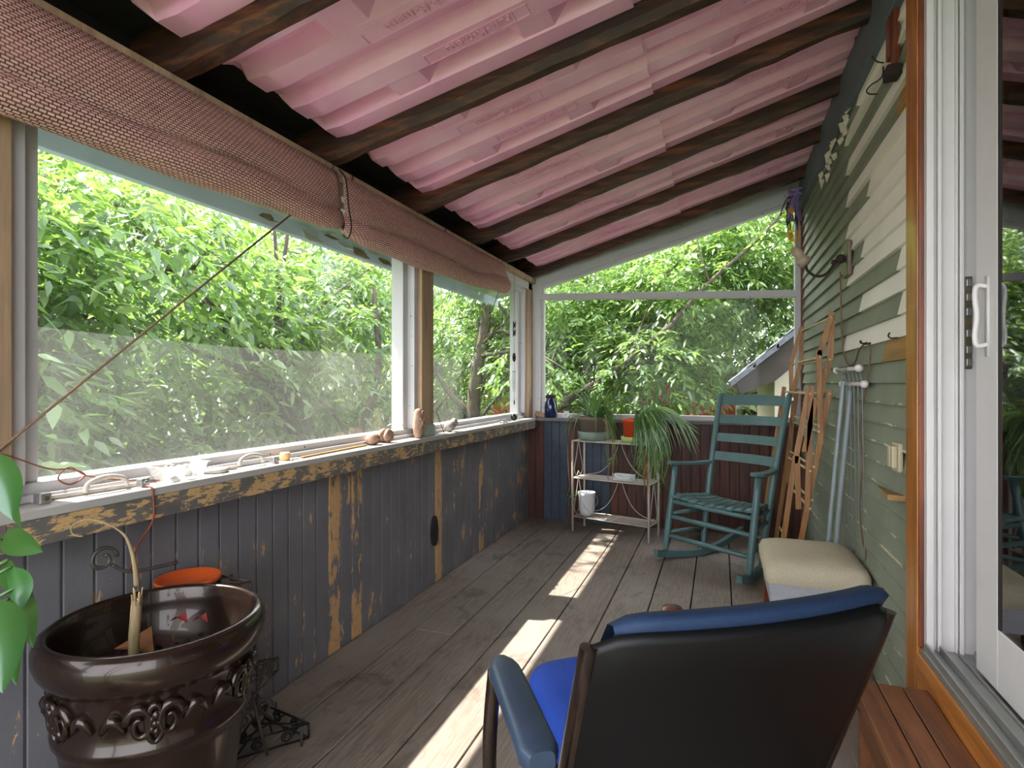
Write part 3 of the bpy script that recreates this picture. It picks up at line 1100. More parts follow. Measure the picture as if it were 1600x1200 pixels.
tag(c.build('hanging_string', M['wire'], None, True), 'rust red string hanging down from the sill behind the planter', 'string')


def screen_handle(y, label, L, fl=1):
    t = thing('screen_handle', label, 'metal handle', (-1.52, y, SILL), 0, 'screen handles lying on the sill')
    m = MB()
    m.bar((-1.535, y - 0.16 * fl, SILL + 0.006), (-1.51, y + L * fl, SILL + 0.006), 0.012, 0.011)
    lab(m.build('flat_bar', M['white_metal'], t, bevel=0.002), 'chipped white flat bar')
    m = MB()
    pts = smooth_path([(-1.505, y - 0.055, SILL + 0.008), (-1.505, y - 0.045, SILL + 0.03), (-1.507, y, SILL + 0.04), (-1.507, y + 0.045, SILL + 0.03), (-1.507, y + 0.055, SILL + 0.008)], 6)
    m.tube(pts, 0.0062, 10)
    m.build('grip', M['white_metal'], t, True)
    m = MB()
    m.box(-1.50, -1.478, y + 0.075, y + 0.10, SILL, SILL + 0.024)
    m.lathe([(0.0, 0), (0.007, 0), (0.007, 0.004), (0.0, 0.005)], (-1.478, y + 0.0875, SILL + 0.013), 12, axis=(1, 0, 0))
    m.build('screw_clip', M['alu'], t, bevel=0.002)
    return t


screen_handle(1.055, 'white metal handle with long bar lying at near end of the sill', 0.10)
screen_handle(1.55, 'white metal handle lying past the plastic tray on the sill', -0.06)
t = thing('screw_clip', 'small square aluminium clip at the very near end of the sill', 'clip', (-1.50, 0.90, SILL))
MB().box(-1.515, -1.488, 0.888, 0.914, SILL, SILL + 0.026).build('clip_body', M['alu'], t, bevel=0.003)
MB().lathe([(0, 0), (0.006, 0), (0.006, 0.004), (0, 0.005)], (-1.488, 0.90, SILL + 0.014), 10, axis=(1, 0, 0)).build('screw_head', M['brass_old'], t)

t = thing('plastic_tray', 'clear plastic tub of odds and ends on the sunlit sill', 'plastic tub', (-1.505, 1.27, SILL))
m = MB()
P = []
for k, (s_, z) in enumerate(((0.78, 0.001), (0.80, 0.002), (0.97, 0.042), (1.0, 0.046), (1.1, 0.046))):
    P.append([(-1.512 + 0.042 * s_ * max(-1, min(1, 1.35 * math.cos(a))), 1.27 + 0.075 * s_ * max(-1, min(1, 1.35 * math.sin(a))), SILL + z) for a in np.linspace(0, 2 * math.pi, 33)])
m.grid(P)
m.build('tub', M['clear_plastic'], t, True, solid=0.0015)
m = MB()
q = random.Random(4)
for k in range(14):
    m.ball((-1.512 + q.uniform(-.025, .025), 1.27 + q.uniform(-.05, .05), SILL + 0.012 + q.uniform(0, 0.028)), q.uniform(.006, .012), 6, (1, 1.4, .8), .2, k)
m.build('small_hardware', M['greystone'], t)
m = MB().lathe([(0, 0), (0.036, 0), (0.04, 0.006), (0.036, 0.014), (0.0, 0.016)], (-1.512, 1.405, SILL), 24)
tag(m.build('lid', M['greystone'], None, True), 'flat grey lid lying beside the plastic tub on the sill', 'lid')
t = thing('candle_stub', 'small cream cup beside the thin stick on the sill', 'cup', (-1.51, 1.715, SILL))
MB().lathe([(0.016, 0), (0.018, 0.006), (0.018, 0.028), (0.015, 0.03), (0.013, 0.018), (0, 0.018)], (-1.51, 1.715, SILL), 16).build('cup_body', M['cream'], t, True)
MB().bar((-1.50, 1.735, SILL + 0.003), (-1.49, 1.765, SILL + 0.003), 0.014, 0.006).build('foil_tab', M['paper_white'], t)
tag(MB().bar((-1.49, 1.78, SILL + 0.004), (-1.515, 2.24, SILL + 0.004), 0.013, 0.007).build('wooden_stick', M['tan_board'], None, bevel=0.001), 'thin wooden stick lying flat along the sill', 'stick')


def stone(name, label, c, r, sc, mt, seed):
    m = MB()
    m.ball((c[0], c[1], c[2] + r * sc[2] * 0.96), r, 16, sc, 0.09, seed)
    return tag(m.build(name, M[mt], None, True, sub=1), label, 'stone', 'stones on the sill')


stone('stone', 'rounded pale stone on the sill touching the split brown stone', (-1.512, 2.29, SILL), 0.036, (0.85, 1.25, 0.78), 'pinkstone', 1)
m = MB()
for d in (-1, 1):
    m.ball((-1.512 + d * 0.0135, 2.405, SILL + 0.034), 0.034, 14, (0.5, 1.2, 1.0), 0.10, 3 + d)
tag(m.build('split_stone', M['pinkstone'], None, True, sub=1), 'brown split stone with an open crack down its middle, on the sill', 'stone', 'stones on the sill')
t = thing('carved_stone', 'tall carved pinkish stone standing upright against the middle post', 'stone figure', (-1.475, 2.655, SILL))
prof = [(0.0, 0), (0.022, 0.002), (0.032, 0.02), (0.036, 0.05), (0.036, 0.08), (0.032, 0.105), (0.030, 0.12), (0.029, 0.135), (0.022, 0.15), (0.0, 0.156)]
m = MB().lathe(prof, (-1.475, 2.655, SILL), 20)
for i in range(len(m.v)):
    v = m.v[i]
    m.v[i] = (-1.475 + (v[0] + 1.475) * 0.75, v[1], v[2])
m.build('stone_body', M['pinkstone'], t, True)
m = MB()
for sg in (-1, 1):
    m.tube(smooth_path([(-1.452, 2.655 + sg * 0.026, SILL + 0.105), (-1.444, 2.655, SILL + 0.085 + 0.015 * sg), (-1.450, 2.655 - sg * 0.028, SILL + 0.05)], 5), 0.004, 7)
m.tube([(-1.449 + 0.003 * math.cos(a) * 0, 2.655 + 0.011 * math.cos(a), SILL + 0.132 + 0.011 * math.sin(a)) for a in np.linspace(0, 6.28, 12)[:-1]], 0.0025, 6, True)
m.build('carved_lines', M['pinkstone'], t, True)
m = MB()
m.ball((-1.50, 3.07, SILL + 0.034), 0.036, 14, (0.95, 1.15, 0.95), 0.10, 9)
m.ball((-1.50, 3.13, SILL + 0.05), 0.032, 14, (0.8, 0.9, 0.9), 0.12, 11)
tag(m.build('stone', M['greystone'], None, True, sub=1), 'lumpy grey stone on the sill just past the middle post', 'stone', 'stones on the sill')
tag(MB().ball((-1.50, 4.20, SILL + 0.026), 0.027, 14).build('glass_ball', M['darkglass'], None, True), 'dark glass ball near the far corner of the long sill', 'ball')
m = MB()
for k in range(14):
    q = random.Random(k + 40)
    m.ball((-1.49 + q.uniform(-.03, .03), 3.95 + q.uniform(-.1, .14), SILL + 0.006), q.uniform(.006, .014), 6, (1, 1.5, .5), .3, k)
cr = tag(m.build('crumbled_debris', M['greystone']), 'grey crumbs and chips scattered before the dark ball on the sill', 'debris')
cr['kind'] = 'stuff'

# back sill
t = thing('blue_jar', 'dark blue glazed jar standing on the back window sill', 'jar', (-1.335, 4.66, SILL))
c0 = (-1.335, 4.655, SILL)
MB().lathe([(0.04, 0), (0.052, 0.01), (0.054, 0.09), (0.05, 0.125), (0.036, 0.15), (0.033, 0.162), (0.033, 0.168)], c0, 24).build('jar_body', M['cobalt'], t, True)
MB().lathe([(0.0, 0.166), (0.042, 0.166), (0.043, 0.185), (0.036, 0.192), (0.0, 0.194)], c0, 20).build('jar_lid', M['dark_twig'], t, True)
m = MB()
for k in range(6):
    m.ball((-1.455 + 0.012 * k, 4.655 - 0.004 * k, SILL + 0.028 - 0.002 * k), 0.028 - 0.0012 * k, 10, (0.7, 1, 1), 0.12, k)
tag(m.build('sea_shell', M['pinkstone'], None, True), 'pink-brown shell lying between the corner and the blue jar', 'shell')
m = MB().ball((-1.20, 4.64, SILL + 0.028), 0.03, 10, (0.9, 0.8, 1.0), 0.25, 5)
tag(m.build('crystal', M['paper_white']), 'pale rough crystal beside the blue jar on the back sill', 'crystal')

# wind chime hanging before the far stile
t = thing('wind_chime', 'small dark metal wind chime hanging in front of the far stile', 'wind chime', (-1.485, 4.16, 1.08))
cx, cy = -1.485, 4.16
m = MB().tube([(cx, cy, 1.99), (cx, cy, 1.0)], 0.0012, 5)
m.build('string', M['dark_twig'], t)
m = MB()
for zz, s_ in ((1.59, 1), (1.53, -1)):
    m.prism([(0, -0.028, 0.03), (0, 0.0, 0.008), (0, 0.028, 0.035), (0, 0.022, -0.02), (0, 0.006, -0.008), (0, -0.026, -0.03)], (cx, cy, zz), (0.004, 0, 0))
m.build('cut_figure', M['dark_twig'], t)
m = MB()
m.tube([(cx, cy + 0.024 * math.cos(a), 1.345 + 0.03 * math.sin(a)) for a in np.linspace(0, 6.283, 20)[:-1]], 0.005, 6, True)
m.ball((cx, cy, 1.345), 0.014, 10)
m.build('ring_and_bead', M['dark_twig'], t)
m = MB().bar((cx, cy - 0.035, 1.235), (cx, cy + 0.035, 1.235), 0.006, 0.004)
m.build('crossbar', M['dark_twig'], t)
for k in range(4):
    yy = cy - 0.03 + 0.02 * k
    MB().tube([(cx, yy, 1.23), (cx, yy, 1.08 + 0.02 * (k % 2))], 0.004, 8).build('chime_tube', M['alu'], t)
MB().prism([(0, 0, 0.02), (0, 0.012, 0), (0, 0, -0.022), (0, -0.012, 0)], (cx, cy, 1.0), (0.003, 0, 0)).build('wind_catcher', M['dark_twig'], t)

def near_pt(px, py, z):
    r_ = (px - 800) * z / 900
    return (r_ * 0.9406 - z * 0.3397, r_ * 0.3397 + z * 0.9406, 1.14 + (600 - py) * z / 900)


# ------------------------------------------------------------------ big bronze planter
PC = Vector((-1.235, 0.985, 0))
t = thing('planter', 'large glossy bronze planter with scroll relief and a dead stem', 'planter', tuple(PC))
RZ = 0.60
prof = [(0.0, 0.0), (0.135, 0.0), (0.14, 0.012), (0.15, 0.10), (0.172, 0.26), (0.188, 0.355), (0.193, 0.375), (0.20, 0.382), (0.201, 0.398), (0.194, 0.408), (0.197, 0.44), (0.204, 0.50), (0.208, 0.512), (0.217, 0.520),
        (0.226, 0.535), (0.232, 0.555), (0.232, 0.575), (0.226, 0.592), (0.215, 0.60), (0.207, 0.60), (0.203, 0.594), (0.196, 0.56), (0.185, 0.44), (0.0, 0.44)]
m = MB().lathe(prof, PC, 64)
m.build('pot', M['bronze'], t, True)
# scroll relief around the shoulder band
m = MB()
for k in range(6):
    a0 = k * math.pi / 3 + 0.35

    def pt(da, dz, out=0.004):
        z = 0.452 + dz
        r = 0.1945 + (z - 0.408) * 0.11 + out
        return PC + Vector((r * math.cos(a0 + da), r * math.sin(a0 + da), z))
    for sgn in (1, -1):
        sp = [pt(sgn * (0.13 + 0.125 * math.cos(u) * (1 - u / 11)), 0.042 * math.sin(u) * (1 - u / 11), 0.004) for u in np.linspace(0.2, 8.4, 34)]
        m.tube(sp, [0.0095 - 0.005 * i / 33 for i in range(34)], 7)
        leaf = [pt(sgn * (0.26 + 0.22 * u), 0.03 * math.sin(u * 3.1) - 0.012, 0.003) for u in np.linspace(0, 1, 12)]
        m.tube(leaf, [0.004 + 0.008 * math.sin(math.pi * i / 11) for i in range(12)], 7)
    rr = [pt(0.07 * math.cos(u), 0.04 * math.sin(u), 0.005) for u in np.linspace(0, 6.283, 22)[:-1]]
    m.tube(rr, 0.006, 7, True)
    for u in np.linspace(0, 6.283, 6)[:-1]:
        m.ball(pt(0.035 * math.cos(u), 0.018 * math.sin(u), 0.002), 0.011, 8)
    m.ball(pt(0, 0, 0.003), 0.010, 8)
m.build('scroll_relief', M['bronze'], t, True)
m = MB()
q = random.Random(3)
P = []
for i in range(13):
    r = 0.191 * i / 12
    P.append([PC + Vector((r * math.cos(a), r * math.sin(a), 0.475 + 0.018 * math.sin(a * 2) + 0.01 * q.uniform(-1, 1) + 0.02 * (i / 12) * math.cos(a))) for a in np.linspace(0, 6.2832, 40)])
for row in P:
    row[-1] = row[0]
m.grid(P)
soil = m.build('soil', M['soil'], t, False)
m = MB()
for k in range(90):
    a, r = q.uniform(0, 6.28), 0.17 * math.sqrt(q.random())
    m.ball(PC + Vector((r * math.cos(a), r * math.sin(a), 0.485)), q.uniform(.004, .010), 6, (1, 1, .7), .3, k)
m.build('soil_crumbs', M['soil'], soil)['kind'] = 'stuff'
m = MB()
sx, sy = -1.275, 0.955
m.tube([(sx, sy, 0.46), (sx + 0.002, sy, 0.56), (sx + 0.006, sy + 0.004, 0.64)], [0.0125, 0.0115, 0.011], 10)
for k in range(6):
    a = k * 1.05
    m.tube([(sx + 0.006 + 0.007 * math.cos(a), sy + 0.004 + 0.007 * math.sin(a), 0.63), (sx + 0.006 + 0.011 * math.cos(a), sy + 0.004 + 0.011 * math.sin(a), 0.655 + 0.012 * (k % 2))], [0.0045, 0.001], 5)
tw = smooth_path([near_pt(*p, 1.331) for p in ((214, 915), (211, 885), (204, 856), (193, 835), (170, 820), (140, 812), (118, 818), (111, 829), (118, 837), (130, 838))], 5)
m.tube(tw, [0.0062 - 0.0044 * min(1, i / 18) for i in range(len(tw))], 8)
m.build('dead_stem', M['dead_stem'], t, True)
for k, (dx, dy, mt, s_) in enumerate(((-0.075, 0.0, 'dry_leaf', 0.055), (-0.07, 0.115, 'red_leaf', 0.026), (-0.02, 0.135, 'red_leaf', 0.022))):
    c = PC + Vector((dx, dy, 0.505 if k == 0 else 0.53))
    m = MB()
    m.add([c + Vector((-s_, -0.2 * s_, 0)), c + Vector((0.2 * s_, -0.6 * s_, 0.02)), c + Vector((s_, 0.1 * s_, 0.0)), c + Vector((0.1 * s_, 0.7 * s_, s_ * 0.8)), c + Vector((0, 0, 0.012))], [(0, 1, 4), (1, 2, 4), (2, 3, 4), (3, 0, 4)])
    m.build('fallen_leaf', M[mt], t, solid=0.001)

# tiered iron plant stand beside the wall
def scroll(m, c, u, v, r, turns=1.6, th=0.003):
    u, v = Vector(u), Vector(v)
    m.tube([Vector(c) + (u * math.cos(a) + v * math.sin(a)) * r * (1 - a / (turns * 9.5)) for a in np.linspace(0, turns * 6.28, int(18 * turns))], th, 6)


t = thing('iron_plant_stand', 'black scrolled iron plant stand with stepped triangular tiers behind the planter', 'plant stand', (-1.38, 1.36, 0))


def tier(z, c, r, rot, name='tier'):
    m = MB()
    ps = [Vector((c[0] + r * math.cos(rot + k * 2.094), c[1] + r * math.sin(rot + k * 2.094), z)) for k in range(3)]
    for zz in (0, -0.045):
        for k in range(3):
            a, b = ps[k] + Vector((0, 0, zz)), ps[(k + 1) % 3] + Vector((0, 0, zz))
            m.tube([a, b], 0.0035, 6)
    for k in range(3):
        a, b = ps[k], ps[(k + 1) % 3]
        d = (b - a).normalized()
        for f in (0.3, 0.7):
            scroll(m, a + (b - a) * f + Vector((0, 0, -0.022)), d, (0, 0, 1), 0.02)
        m.tube([a, a + Vector((0, 0, -0.045))], 0.0035, 6)
        m.tube([a, (ps[(k + 1) % 3] + ps[(k + 2) % 3]) / 2], 0.003, 6)
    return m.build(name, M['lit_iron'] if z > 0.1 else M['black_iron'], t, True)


tier(0.56, (-1.40, 1.28), 0.115, 0.45)
tier(0.22, (-1.425, 1.46), 0.10, 1.3)
tier(0.05, (-1.36, 1.475), 0.125, 0.35)
m = MB()
for px, py in ((-1.49, 1.32), (-1.40, 1.36)):
    m.tube([(px, py, 0.0), (px, py, 0.56)], 0.0045, 6)
m.tube([(-1.425, 1.46, 0.22), (-1.395, 1.31, 0.56)], 0.004, 6)
m.tube([(-1.345, 1.53, 0.005), (-1.43, 1.38, 0.20)], 0.0045, 6)
m.tube([(-1.30, 1.40, 0.005), (-1.39, 1.42, 0.20)], 0.0045, 6)
for k, (cx_, cy_, zz) in enumerate(((-1.41, 1.44, 0.13), (-1.38, 1.47, 0.10), (-1.40, 1.40, 0.09))):
    scroll(m, (cx_, cy_, zz), (0.6, 0.8, 0), (0.1, 0, 1), 0.03, 1.5, 0.0045)
m.tube([(-1.235, 1.475, 0.004), (-1.235, 1.475, 0.05)], 0.004, 6)
m.tube([(-1.43, 1.58, 0.004), (-1.43, 1.58, 0.05)], 0.004, 6)
m.tube([(-1.41, 1.365, 0.004), (-1.41, 1.365, 0.05)], 0.004, 6)
m.build('upright_rods', M['lit_iron'], t, True)
m = MB()
scroll(m, (-1.47, 1.02, 0.695), (0.15, 1, 0), (0, 0, 1), 0.034, 1.2, 0.005)
m.tube(smooth_path([(-1.475, 1.045, 0.675), (-1.46, 1.09, 0.645), (-1.43, 1.20, 0.640)], 5), 0.005, 6)
m.build('scroll_finial', M['lit_iron'], t, True)
m = MB().lathe([(0.0, 0), (0.05, 0.0), (0.075, 0.006), (0.086, 0.02), (0.086, 0.027), (0.081, 0.027), (0.07, 0.014), (0.0, 0.012)], (-1.432, 1.237, 0.562), 32)
tag(m.build('orange_saucer', M['orange_pot'], None, True), 'orange glazed clay saucer on the top tier behind the planter', 'saucer')

# leafy house plant at the frame's edge, in a tall pot
t = thing('house_plant', 'green broad-leaved house plant reaching in beside the bronze planter', 'house plant', (-1.10, 0.36, 0))
MB().lathe([(0.0, 0), (0.09, 0.0), (0.125, 0.24), (0.135, 0.25), (0.135, 0.27), (0.12, 0.27), (0.115, 0.23), (0.0, 0.23)], (-1.10, 0.36, 0), 28).build('pot', M['taupe_plastic'], t, True)
m = MB()
stems = [((-1.10, 0.36, 0.23), (-1.08, 0.40, 0.6), (-0.985, 0.475, 0.93)), ((-1.10, 0.36, 0.23), (-1.07, 0.38, 0.6), (-0.97, 0.45, 1.02)), ((-1.10, 0.36, 0.23), (-1.05, 0.40, 0.55), (-0.93, 0.47, 0.86))]
for s_ in stems:
    m.tube(smooth_path(s_, 8), 0.005, 7)
LV = []
lv = MB()


def broad_leaf(base, tip, w, droop=0.0, twist=0.0):
    b, e = Vector(base), Vector(tip)
    d = e - b
    L = d.length
    d.normalize()
    sd = d.cross(Vector((-0.75, 0.55, 0.25)).normalized()).normalized()
    nn = sd.cross(d)
    sd, nn = sd * math.cos(twist) + nn * math.sin(twist), nn * math.cos(twist) - sd * math.sin(twist)
    rows = []
    for i in range(9):
        tt = i / 8
        ww = w * (math.sin(math.pi * tt ** 0.8)) ** 0.75 if 0 < i < 8 else 0.0006
        c_ = b + d * L * tt + nn * (0.12 * L * math.sin(math.pi * tt)) + Vector((0, 0, -droop * tt * tt))
        rows.append([c_ - sd * ww + nn * ww * 0.3, c_ - sd * ww * 0.5 + nn * ww * 0.1, c_, c_ + sd * ww * 0.5 + nn * ww * 0.1, c_ + sd * ww + nn * ww * 0.3])
    return rows


leaves = [(near_pt(-12, 705, .74), near_pt(20, 800, .74), 0.020, 0.2), (near_pt(2, 842, .72), near_pt(67, 850, .76), 0.017, 0.5), (near_pt(12, 875, .75), near_pt(38, 930, .77), 0.012, 0.9), (near_pt(18, 885, .74), near_pt(26, 950, .74), 0.016, -0.5),
          (near_pt(30, 915, .75), near_pt(52, 1000, .76), 0.014, 0.3), (near_pt(-6, 935, .70), near_pt(4, 1070, .70), 0.026, 0.1), (near_pt(14, 935, .73), near_pt(26, 1058, .73), 0.015, 0.4), (near_pt(22, 770, .76), near_pt(34, 815, .77), 0.007, 0.8)]
for k, (b, e, w_, tw) in enumerate(leaves):
    m.tube([Vector(b) + Vector((-0.03, -0.02, -0.02)), b], 0.0022, 6)
    lv = MB().grid(broad_leaf(b, e, w_, 0.01, tw))
    lv.build('leaf', M['leaf_rubber'], t, True)
m.build('stem', M['leaf_pot'], t, True)

# ------------------------------------------------------------------ white wire shelf and its pots
SA = math.atan2(4.228 - 4.387, -0.471 + 1.095)
t = thing('wire_shelf', 'chipped white metal three-tier wire shelf at the back wall', 'shelf', (-1.075, 4.36, 0), SA)
W_, D_ = 0.615, 0.20
HT = 0.705
for xx in (0, W_):
    for yy in (0, D_):
        MB().tube([(xx, yy, 0), (xx, yy, HT + (0.0 if yy == 0 else 0.02))], 0.0085, 10).build('post', M['white_metal'], t, True, local=True)
for zz in (0.115, 0.415, 0.70):
    m = MB()
    for yy in (0, D_):
        m.tube([(0, yy, zz), (W_, yy, zz)], 0.0055, 8)
    for xx in (0, W_, W_ / 2):
        m.tube([(xx, 0, zz), (xx, D_, zz)], 0.005, 8)
    for k in range(1, 8):
        yy = D_ * k / 8
        m.tube([(0, yy, zz + 0.004), (W_, yy, zz + 0.004)], 0.0024, 6)
    m.build('wire_tray', M['white_metal'], t, True, local=True)
m = MB()
for (za, zb) in ((0.115, 0.415), (0.415, 0.70)):
    for sg in (-1, 1):
        pts = [(W_ / 2 + sg * 0.01, D_, zb - 0.005), (W_ / 2 + sg * 0.03, D_, zb - 0.08), (W_ / 2 + sg * 0.09, D_, za + 0.10), (W_ / 2 + sg * 0.17, D_, za + 0.03), (W_ / 2 + sg * 0.27, D_, za + 0.006)]
        m.tube(smooth_path(pts, 6), 0.0032, 7)
for xx in (0, W_):
    for yy0, yy1 in ((0.03, 0.10), (0.17, 0.10)):
        for (za, zb) in ((0.115, 0.415), (0.415, 0.70)):
            m.tube(smooth_path([(xx, 0.10, zb), (xx, (yy0 + 0.1) / 2, zb - 0.12), (xx, yy0, za + 0.06), (xx, (yy0 + 0.1) / 2, za + 0.012), (xx, yy1, za + 0.04)], 6), 0.003, 6)
m.build('curled_brace', M['white_metal'], t, True, local=True)


def shelf_pt(x, y, z):
    return Vector((-1.075 + x * math.cos(SA) - y * math.sin(SA), 4.36 + x * math.sin(SA) + y * math.cos(SA), z))


def strap_leaves(n, c, seed, lens, up0, reach, width, bias=(0, 0), zmin=None, ymax=None):
    q = random.Random(seed)
    m = MB()
    for k in range(n):
        a = q.uniform(0, 6.283)
        L = q.uniform(*lens)
        h = q.uniform(*up0)
        rch = q.uniform(*reach)
        dx, dy = math.cos(a) + bias[0] * q.random(), math.sin(a) + bias[1] * q.random()
        k_ = math.hypot(dx, dy)
        dx, dy = dx / k_, dy / k_
        pts = []
        for i in range(9):
            s_ = i / 8
            r_ = rch * (1 - (1 - s_) ** 1.7)
            z_ = c[2] + h * math.sin(min(1.0, s_ * 1.6) * math.pi / 2) - max(0, L - h - rch * 0.4) * max(0, s_ - 0.35) ** 1.5 * 1.9
            p = Vector((c[0] + 0.015 * dx + dx * r_, c[1] + 0.015 * dy + dy * r_, z_))
            if ymax is not None and p.y > ymax:
                p.y = ymax - 0.05 * (p.y - ymax)
            if zmin is not None:
                p.z = max(p.z, zmin)
            pts.append(p)
        m.ribbon(pts, q.uniform(*width), fold=0.3)
    return m


gp_ = shelf_pt(0.135, 0.10, 0.708)
t = thing('spider_plant', 'spider plant in a grey-green hanging pot on top of the wire shelf', 'potted plant', tuple(gp_))
m = MB().lathe([(0.0, 0.0), (0.108, 0.0), (0.118, 0.012), (0.127, 0.066), (0.0, 0.066)], gp_, 36)
lab(m.build('saucer', M['green_plastic'], t, True), 'grey-green saucer rim')
m = MB().lathe([(0.118, 0.066), (0.128, 0.15), (0.134, 0.155), (0.135, 0.178), (0.126, 0.18), (0.122, 0.155), (0.0, 0.15)], gp_, 36)
m.build('pot', M['taupe_plastic'], t, True)
m = MB()
for k in range(3):
    a = k * 2.094 + 0.4
    m.tube([gp_ + Vector((0.125 * math.cos(a), 0.125 * math.sin(a), 0.165)), gp_ + Vector((0, 0, 0.47))], 0.0022, 6)
m.tube(smooth_path([gp_ + Vector((0, 0, 0.45)), gp_ + Vector((0, 0, 0.52)), gp_ + Vector((0.008, 0, 0.56)), gp_ + Vector((0.0, 0, 0.585)), gp_ + Vector((-0.018, 0, 0.575)), gp_ + Vector((-0.02, 0, 0.555))], 6), 0.0055, 8)
lab(m.build('hanger', M['black_iron'], t, True), 'dark wire hanger with a hook')
cc = gp_ + Vector((0.02, 0, 0.155))
m = strap_leaves(46, cc, 11, (0.25, 0.5), (0.06, 0.24), (0.06, 0.30), (0.005, 0.0085), (0.3, -0.2), ymax=4.63)
for k in range(22):
    q = random.Random(k + 61)
    a0 = q.uniform(-0.9, 0.5)
    e = cc + Vector((0.10 + 0.16 * q.random(), -0.1 - 0.06 * q.random(), -0.12 - 0.2 * q.random()))
    m.ribbon(smooth_path([cc, cc + Vector((0.06 + 0.06 * q.random(), -0.07, 0.05 + 0.06 * q.random())), e], 5), q.uniform(.004, .007), fold=.3)
for k in range(15):
    q = random.Random(k + 161)
    e = cc + Vector((-0.24 - 0.1 * q.random(), -0.06 - 0.06 * q.random(), -0.06 - 0.16 * q.random()))
    m.ribbon(smooth_path([cc, cc + Vector((-0.13, -0.06, 0.03 + 0.05 * q.random())), e], 5), q.uniform(.004, .007), fold=.3)
m.build('leaves', M['leaf_pot'], t)
m = MB()
for k in range(5):
    q = random.Random(k + 5)
    x_ = 0.09 + 0.05 * q.random()
    m.tube(smooth_path([cc, cc + Vector((x_ - 0.02, -0.12, 0.0)), cc + Vector((x_ + 0.05 * q.uniform(-.5, 1), -0.135, -0.18)), cc + Vector((x_ + 0.03 * q.random(), -0.13, -0.36 - 0.1 * q.random()))], 5), 0.0022, 5)
m.tube(smooth_path([cc, cc + Vector((-0.16, -0.08, 0.02)), cc + Vector((-0.205, -0.09, -0.15)), cc + Vector((-0.20, -0.09, -0.40)), cc + Vector((-0.19, -0.09, -0.5)), cc + Vector((-0.205, -0.09, -0.56))], 6), 0.0022, 5)
lab(m.build('runner', M['dead_stem'], t, True), 'dry straw-coloured runners hanging down')
for (ox, oy, oz) in ((0.11, -0.135, -0.30), (-0.2, -0.09, -0.60)):
    strap_leaves(14, cc + Vector((ox, oy, oz)), 3 + int(ox * 50), (0.08, 0.16), (0.01, 0.04), (0.05, 0.12), (0.002, 0.0035)).build('plantlet', M['leaf_pot'], t)

op = shelf_pt(0.455, 0.10, 0.708)
t = thing('grassy_plant', 'long-leaved drooping plant in an orange pot on the wire shelf', 'potted plant', tuple(op))
lab(MB().lathe([(0.0, 0.0), (0.085, 0.0), (0.092, 0.04), (0.086, 0.042), (0.0, 0.02)], op, 32).build('saucer', M['lime_plastic'], t, True), 'pale green saucer')
lab(MB().lathe([(0.0, 0.021), (0.066, 0.021), (0.078, 0.15), (0.084, 0.152), (0.085, 0.172), (0.078, 0.174), (0.074, 0.155), (0.0, 0.15)], op, 32).build('pot', M['orange_plastic'], t, True), 'bright orange pot')
cc = op + Vector((0.03, -0.02, 0.165))
m = MB()
for k in range(120):
    q = random.Random(k + 500)
    a = q.uniform(-1.9, 0.55)
    ex = 0.13 + 0.14 * math.cos(a * 0.8) * q.random() + 0.03
    dn = q.uniform(0.12, 0.52)
    if k % 4 == 0:                                   # some arch out towards the rocker
        h_ = q.uniform(0.03, 0.10)
        rx_ = q.uniform(0.2, 0.46)
        fy = q.uniform(-0.16, 0.0)
        p = [cc, cc + Vector((rx_ * 0.4, fy * 0.4, h_)), cc + Vector((rx_ * 0.75, fy * 0.8, h_ * 0.4 - 0.02)), cc + Vector((rx_, fy, -q.uniform(0.05, 0.27)))]
    else:
        y_ = -0.10 - 0.10 * q.random()
        x_ = 0.02 + 0.20 * q.random()
        p = [cc, cc + Vector((x_ * 0.5, y_ * 0.6, 0.02 + 0.06 * q.random())), cc + Vector((x_ * 0.9 + 0.03 * q.uniform(-1, 1), y_, -0.05 * q.random() - 0.03)), cc + Vector((x_ + 0.05 * q.uniform(-1, 1), y_ - 0.02 * q.random(), -dn * 0.55)), cc + Vector((x_ + 0.07 * q.uniform(-1, 1), y_ + 0.02, -dn))]
    m.ribbon(smooth_path(p, 4), q.uniform(.004, .0075), up=(0.2, -1, 0.2), fold=.25)
m.build('leaves', M['leaf_pot'], t)
m = MB()
for k in range(2):
    q = random.Random(k + 700)
    m.ribbon(smooth_path([cc + Vector((0.07, -0.15, -0.2)), cc + Vector((0.075 + 0.02 * k, -0.16, -0.4)), cc + Vector((0.07 + 0.03 * q.random(), -0.16, -0.55))], 5), 0.006, up=(0, -1, 0))
lab(m.build('dead_leaf', M['dry_leaf'], t), 'dry brown dead leaves')

bp = shelf_pt(0.085, 0.075, 0.122)
t = thing('white_bucket', 'small white pail with a wire handle on the lowest wire shelf', 'pail', tuple(bp))
MB().lathe([(0.0, 0.0), (0.045, 0.0), (0.056, 0.02), (0.063, 0.06), (0.063, 0.155), (0.07, 0.178), (0.066, 0.178), (0.058, 0.155), (0.058, 0.06), (0.0, 0.012)], bp, 28).build('pail_body', M['paper_white'], t, True)
m = MB().tube(smooth_path([bp + Vector((-0.064, -0.01, 0.165)), bp + Vector((-0.03, -0.062, 0.12)), bp + Vector((0.03, -0.068, 0.035)), bp + Vector((0.055, -0.045, 0.02))], 6), 0.003, 6)
m.tube(smooth_path([bp + Vector((0.064, 0, 0.165)), bp + Vector((0.085, -0.01, 0.13)), bp + Vector((0.08, -0.01, 0.09)), bp + Vector((0.063, -0.01, 0.07))], 6), 0.0022, 6)
m.build('wire_handle', M['white_metal'], t, True)
xp = shelf_pt(0.40, 0.05, 0.423)
t = thing('scoop_box', 'open pale card box lying on the middle wire shelf', 'box', tuple(xp))
m = MB()
m.box(-0.075, 0.075, -0.035, 0.045, 0.0, 0.004)
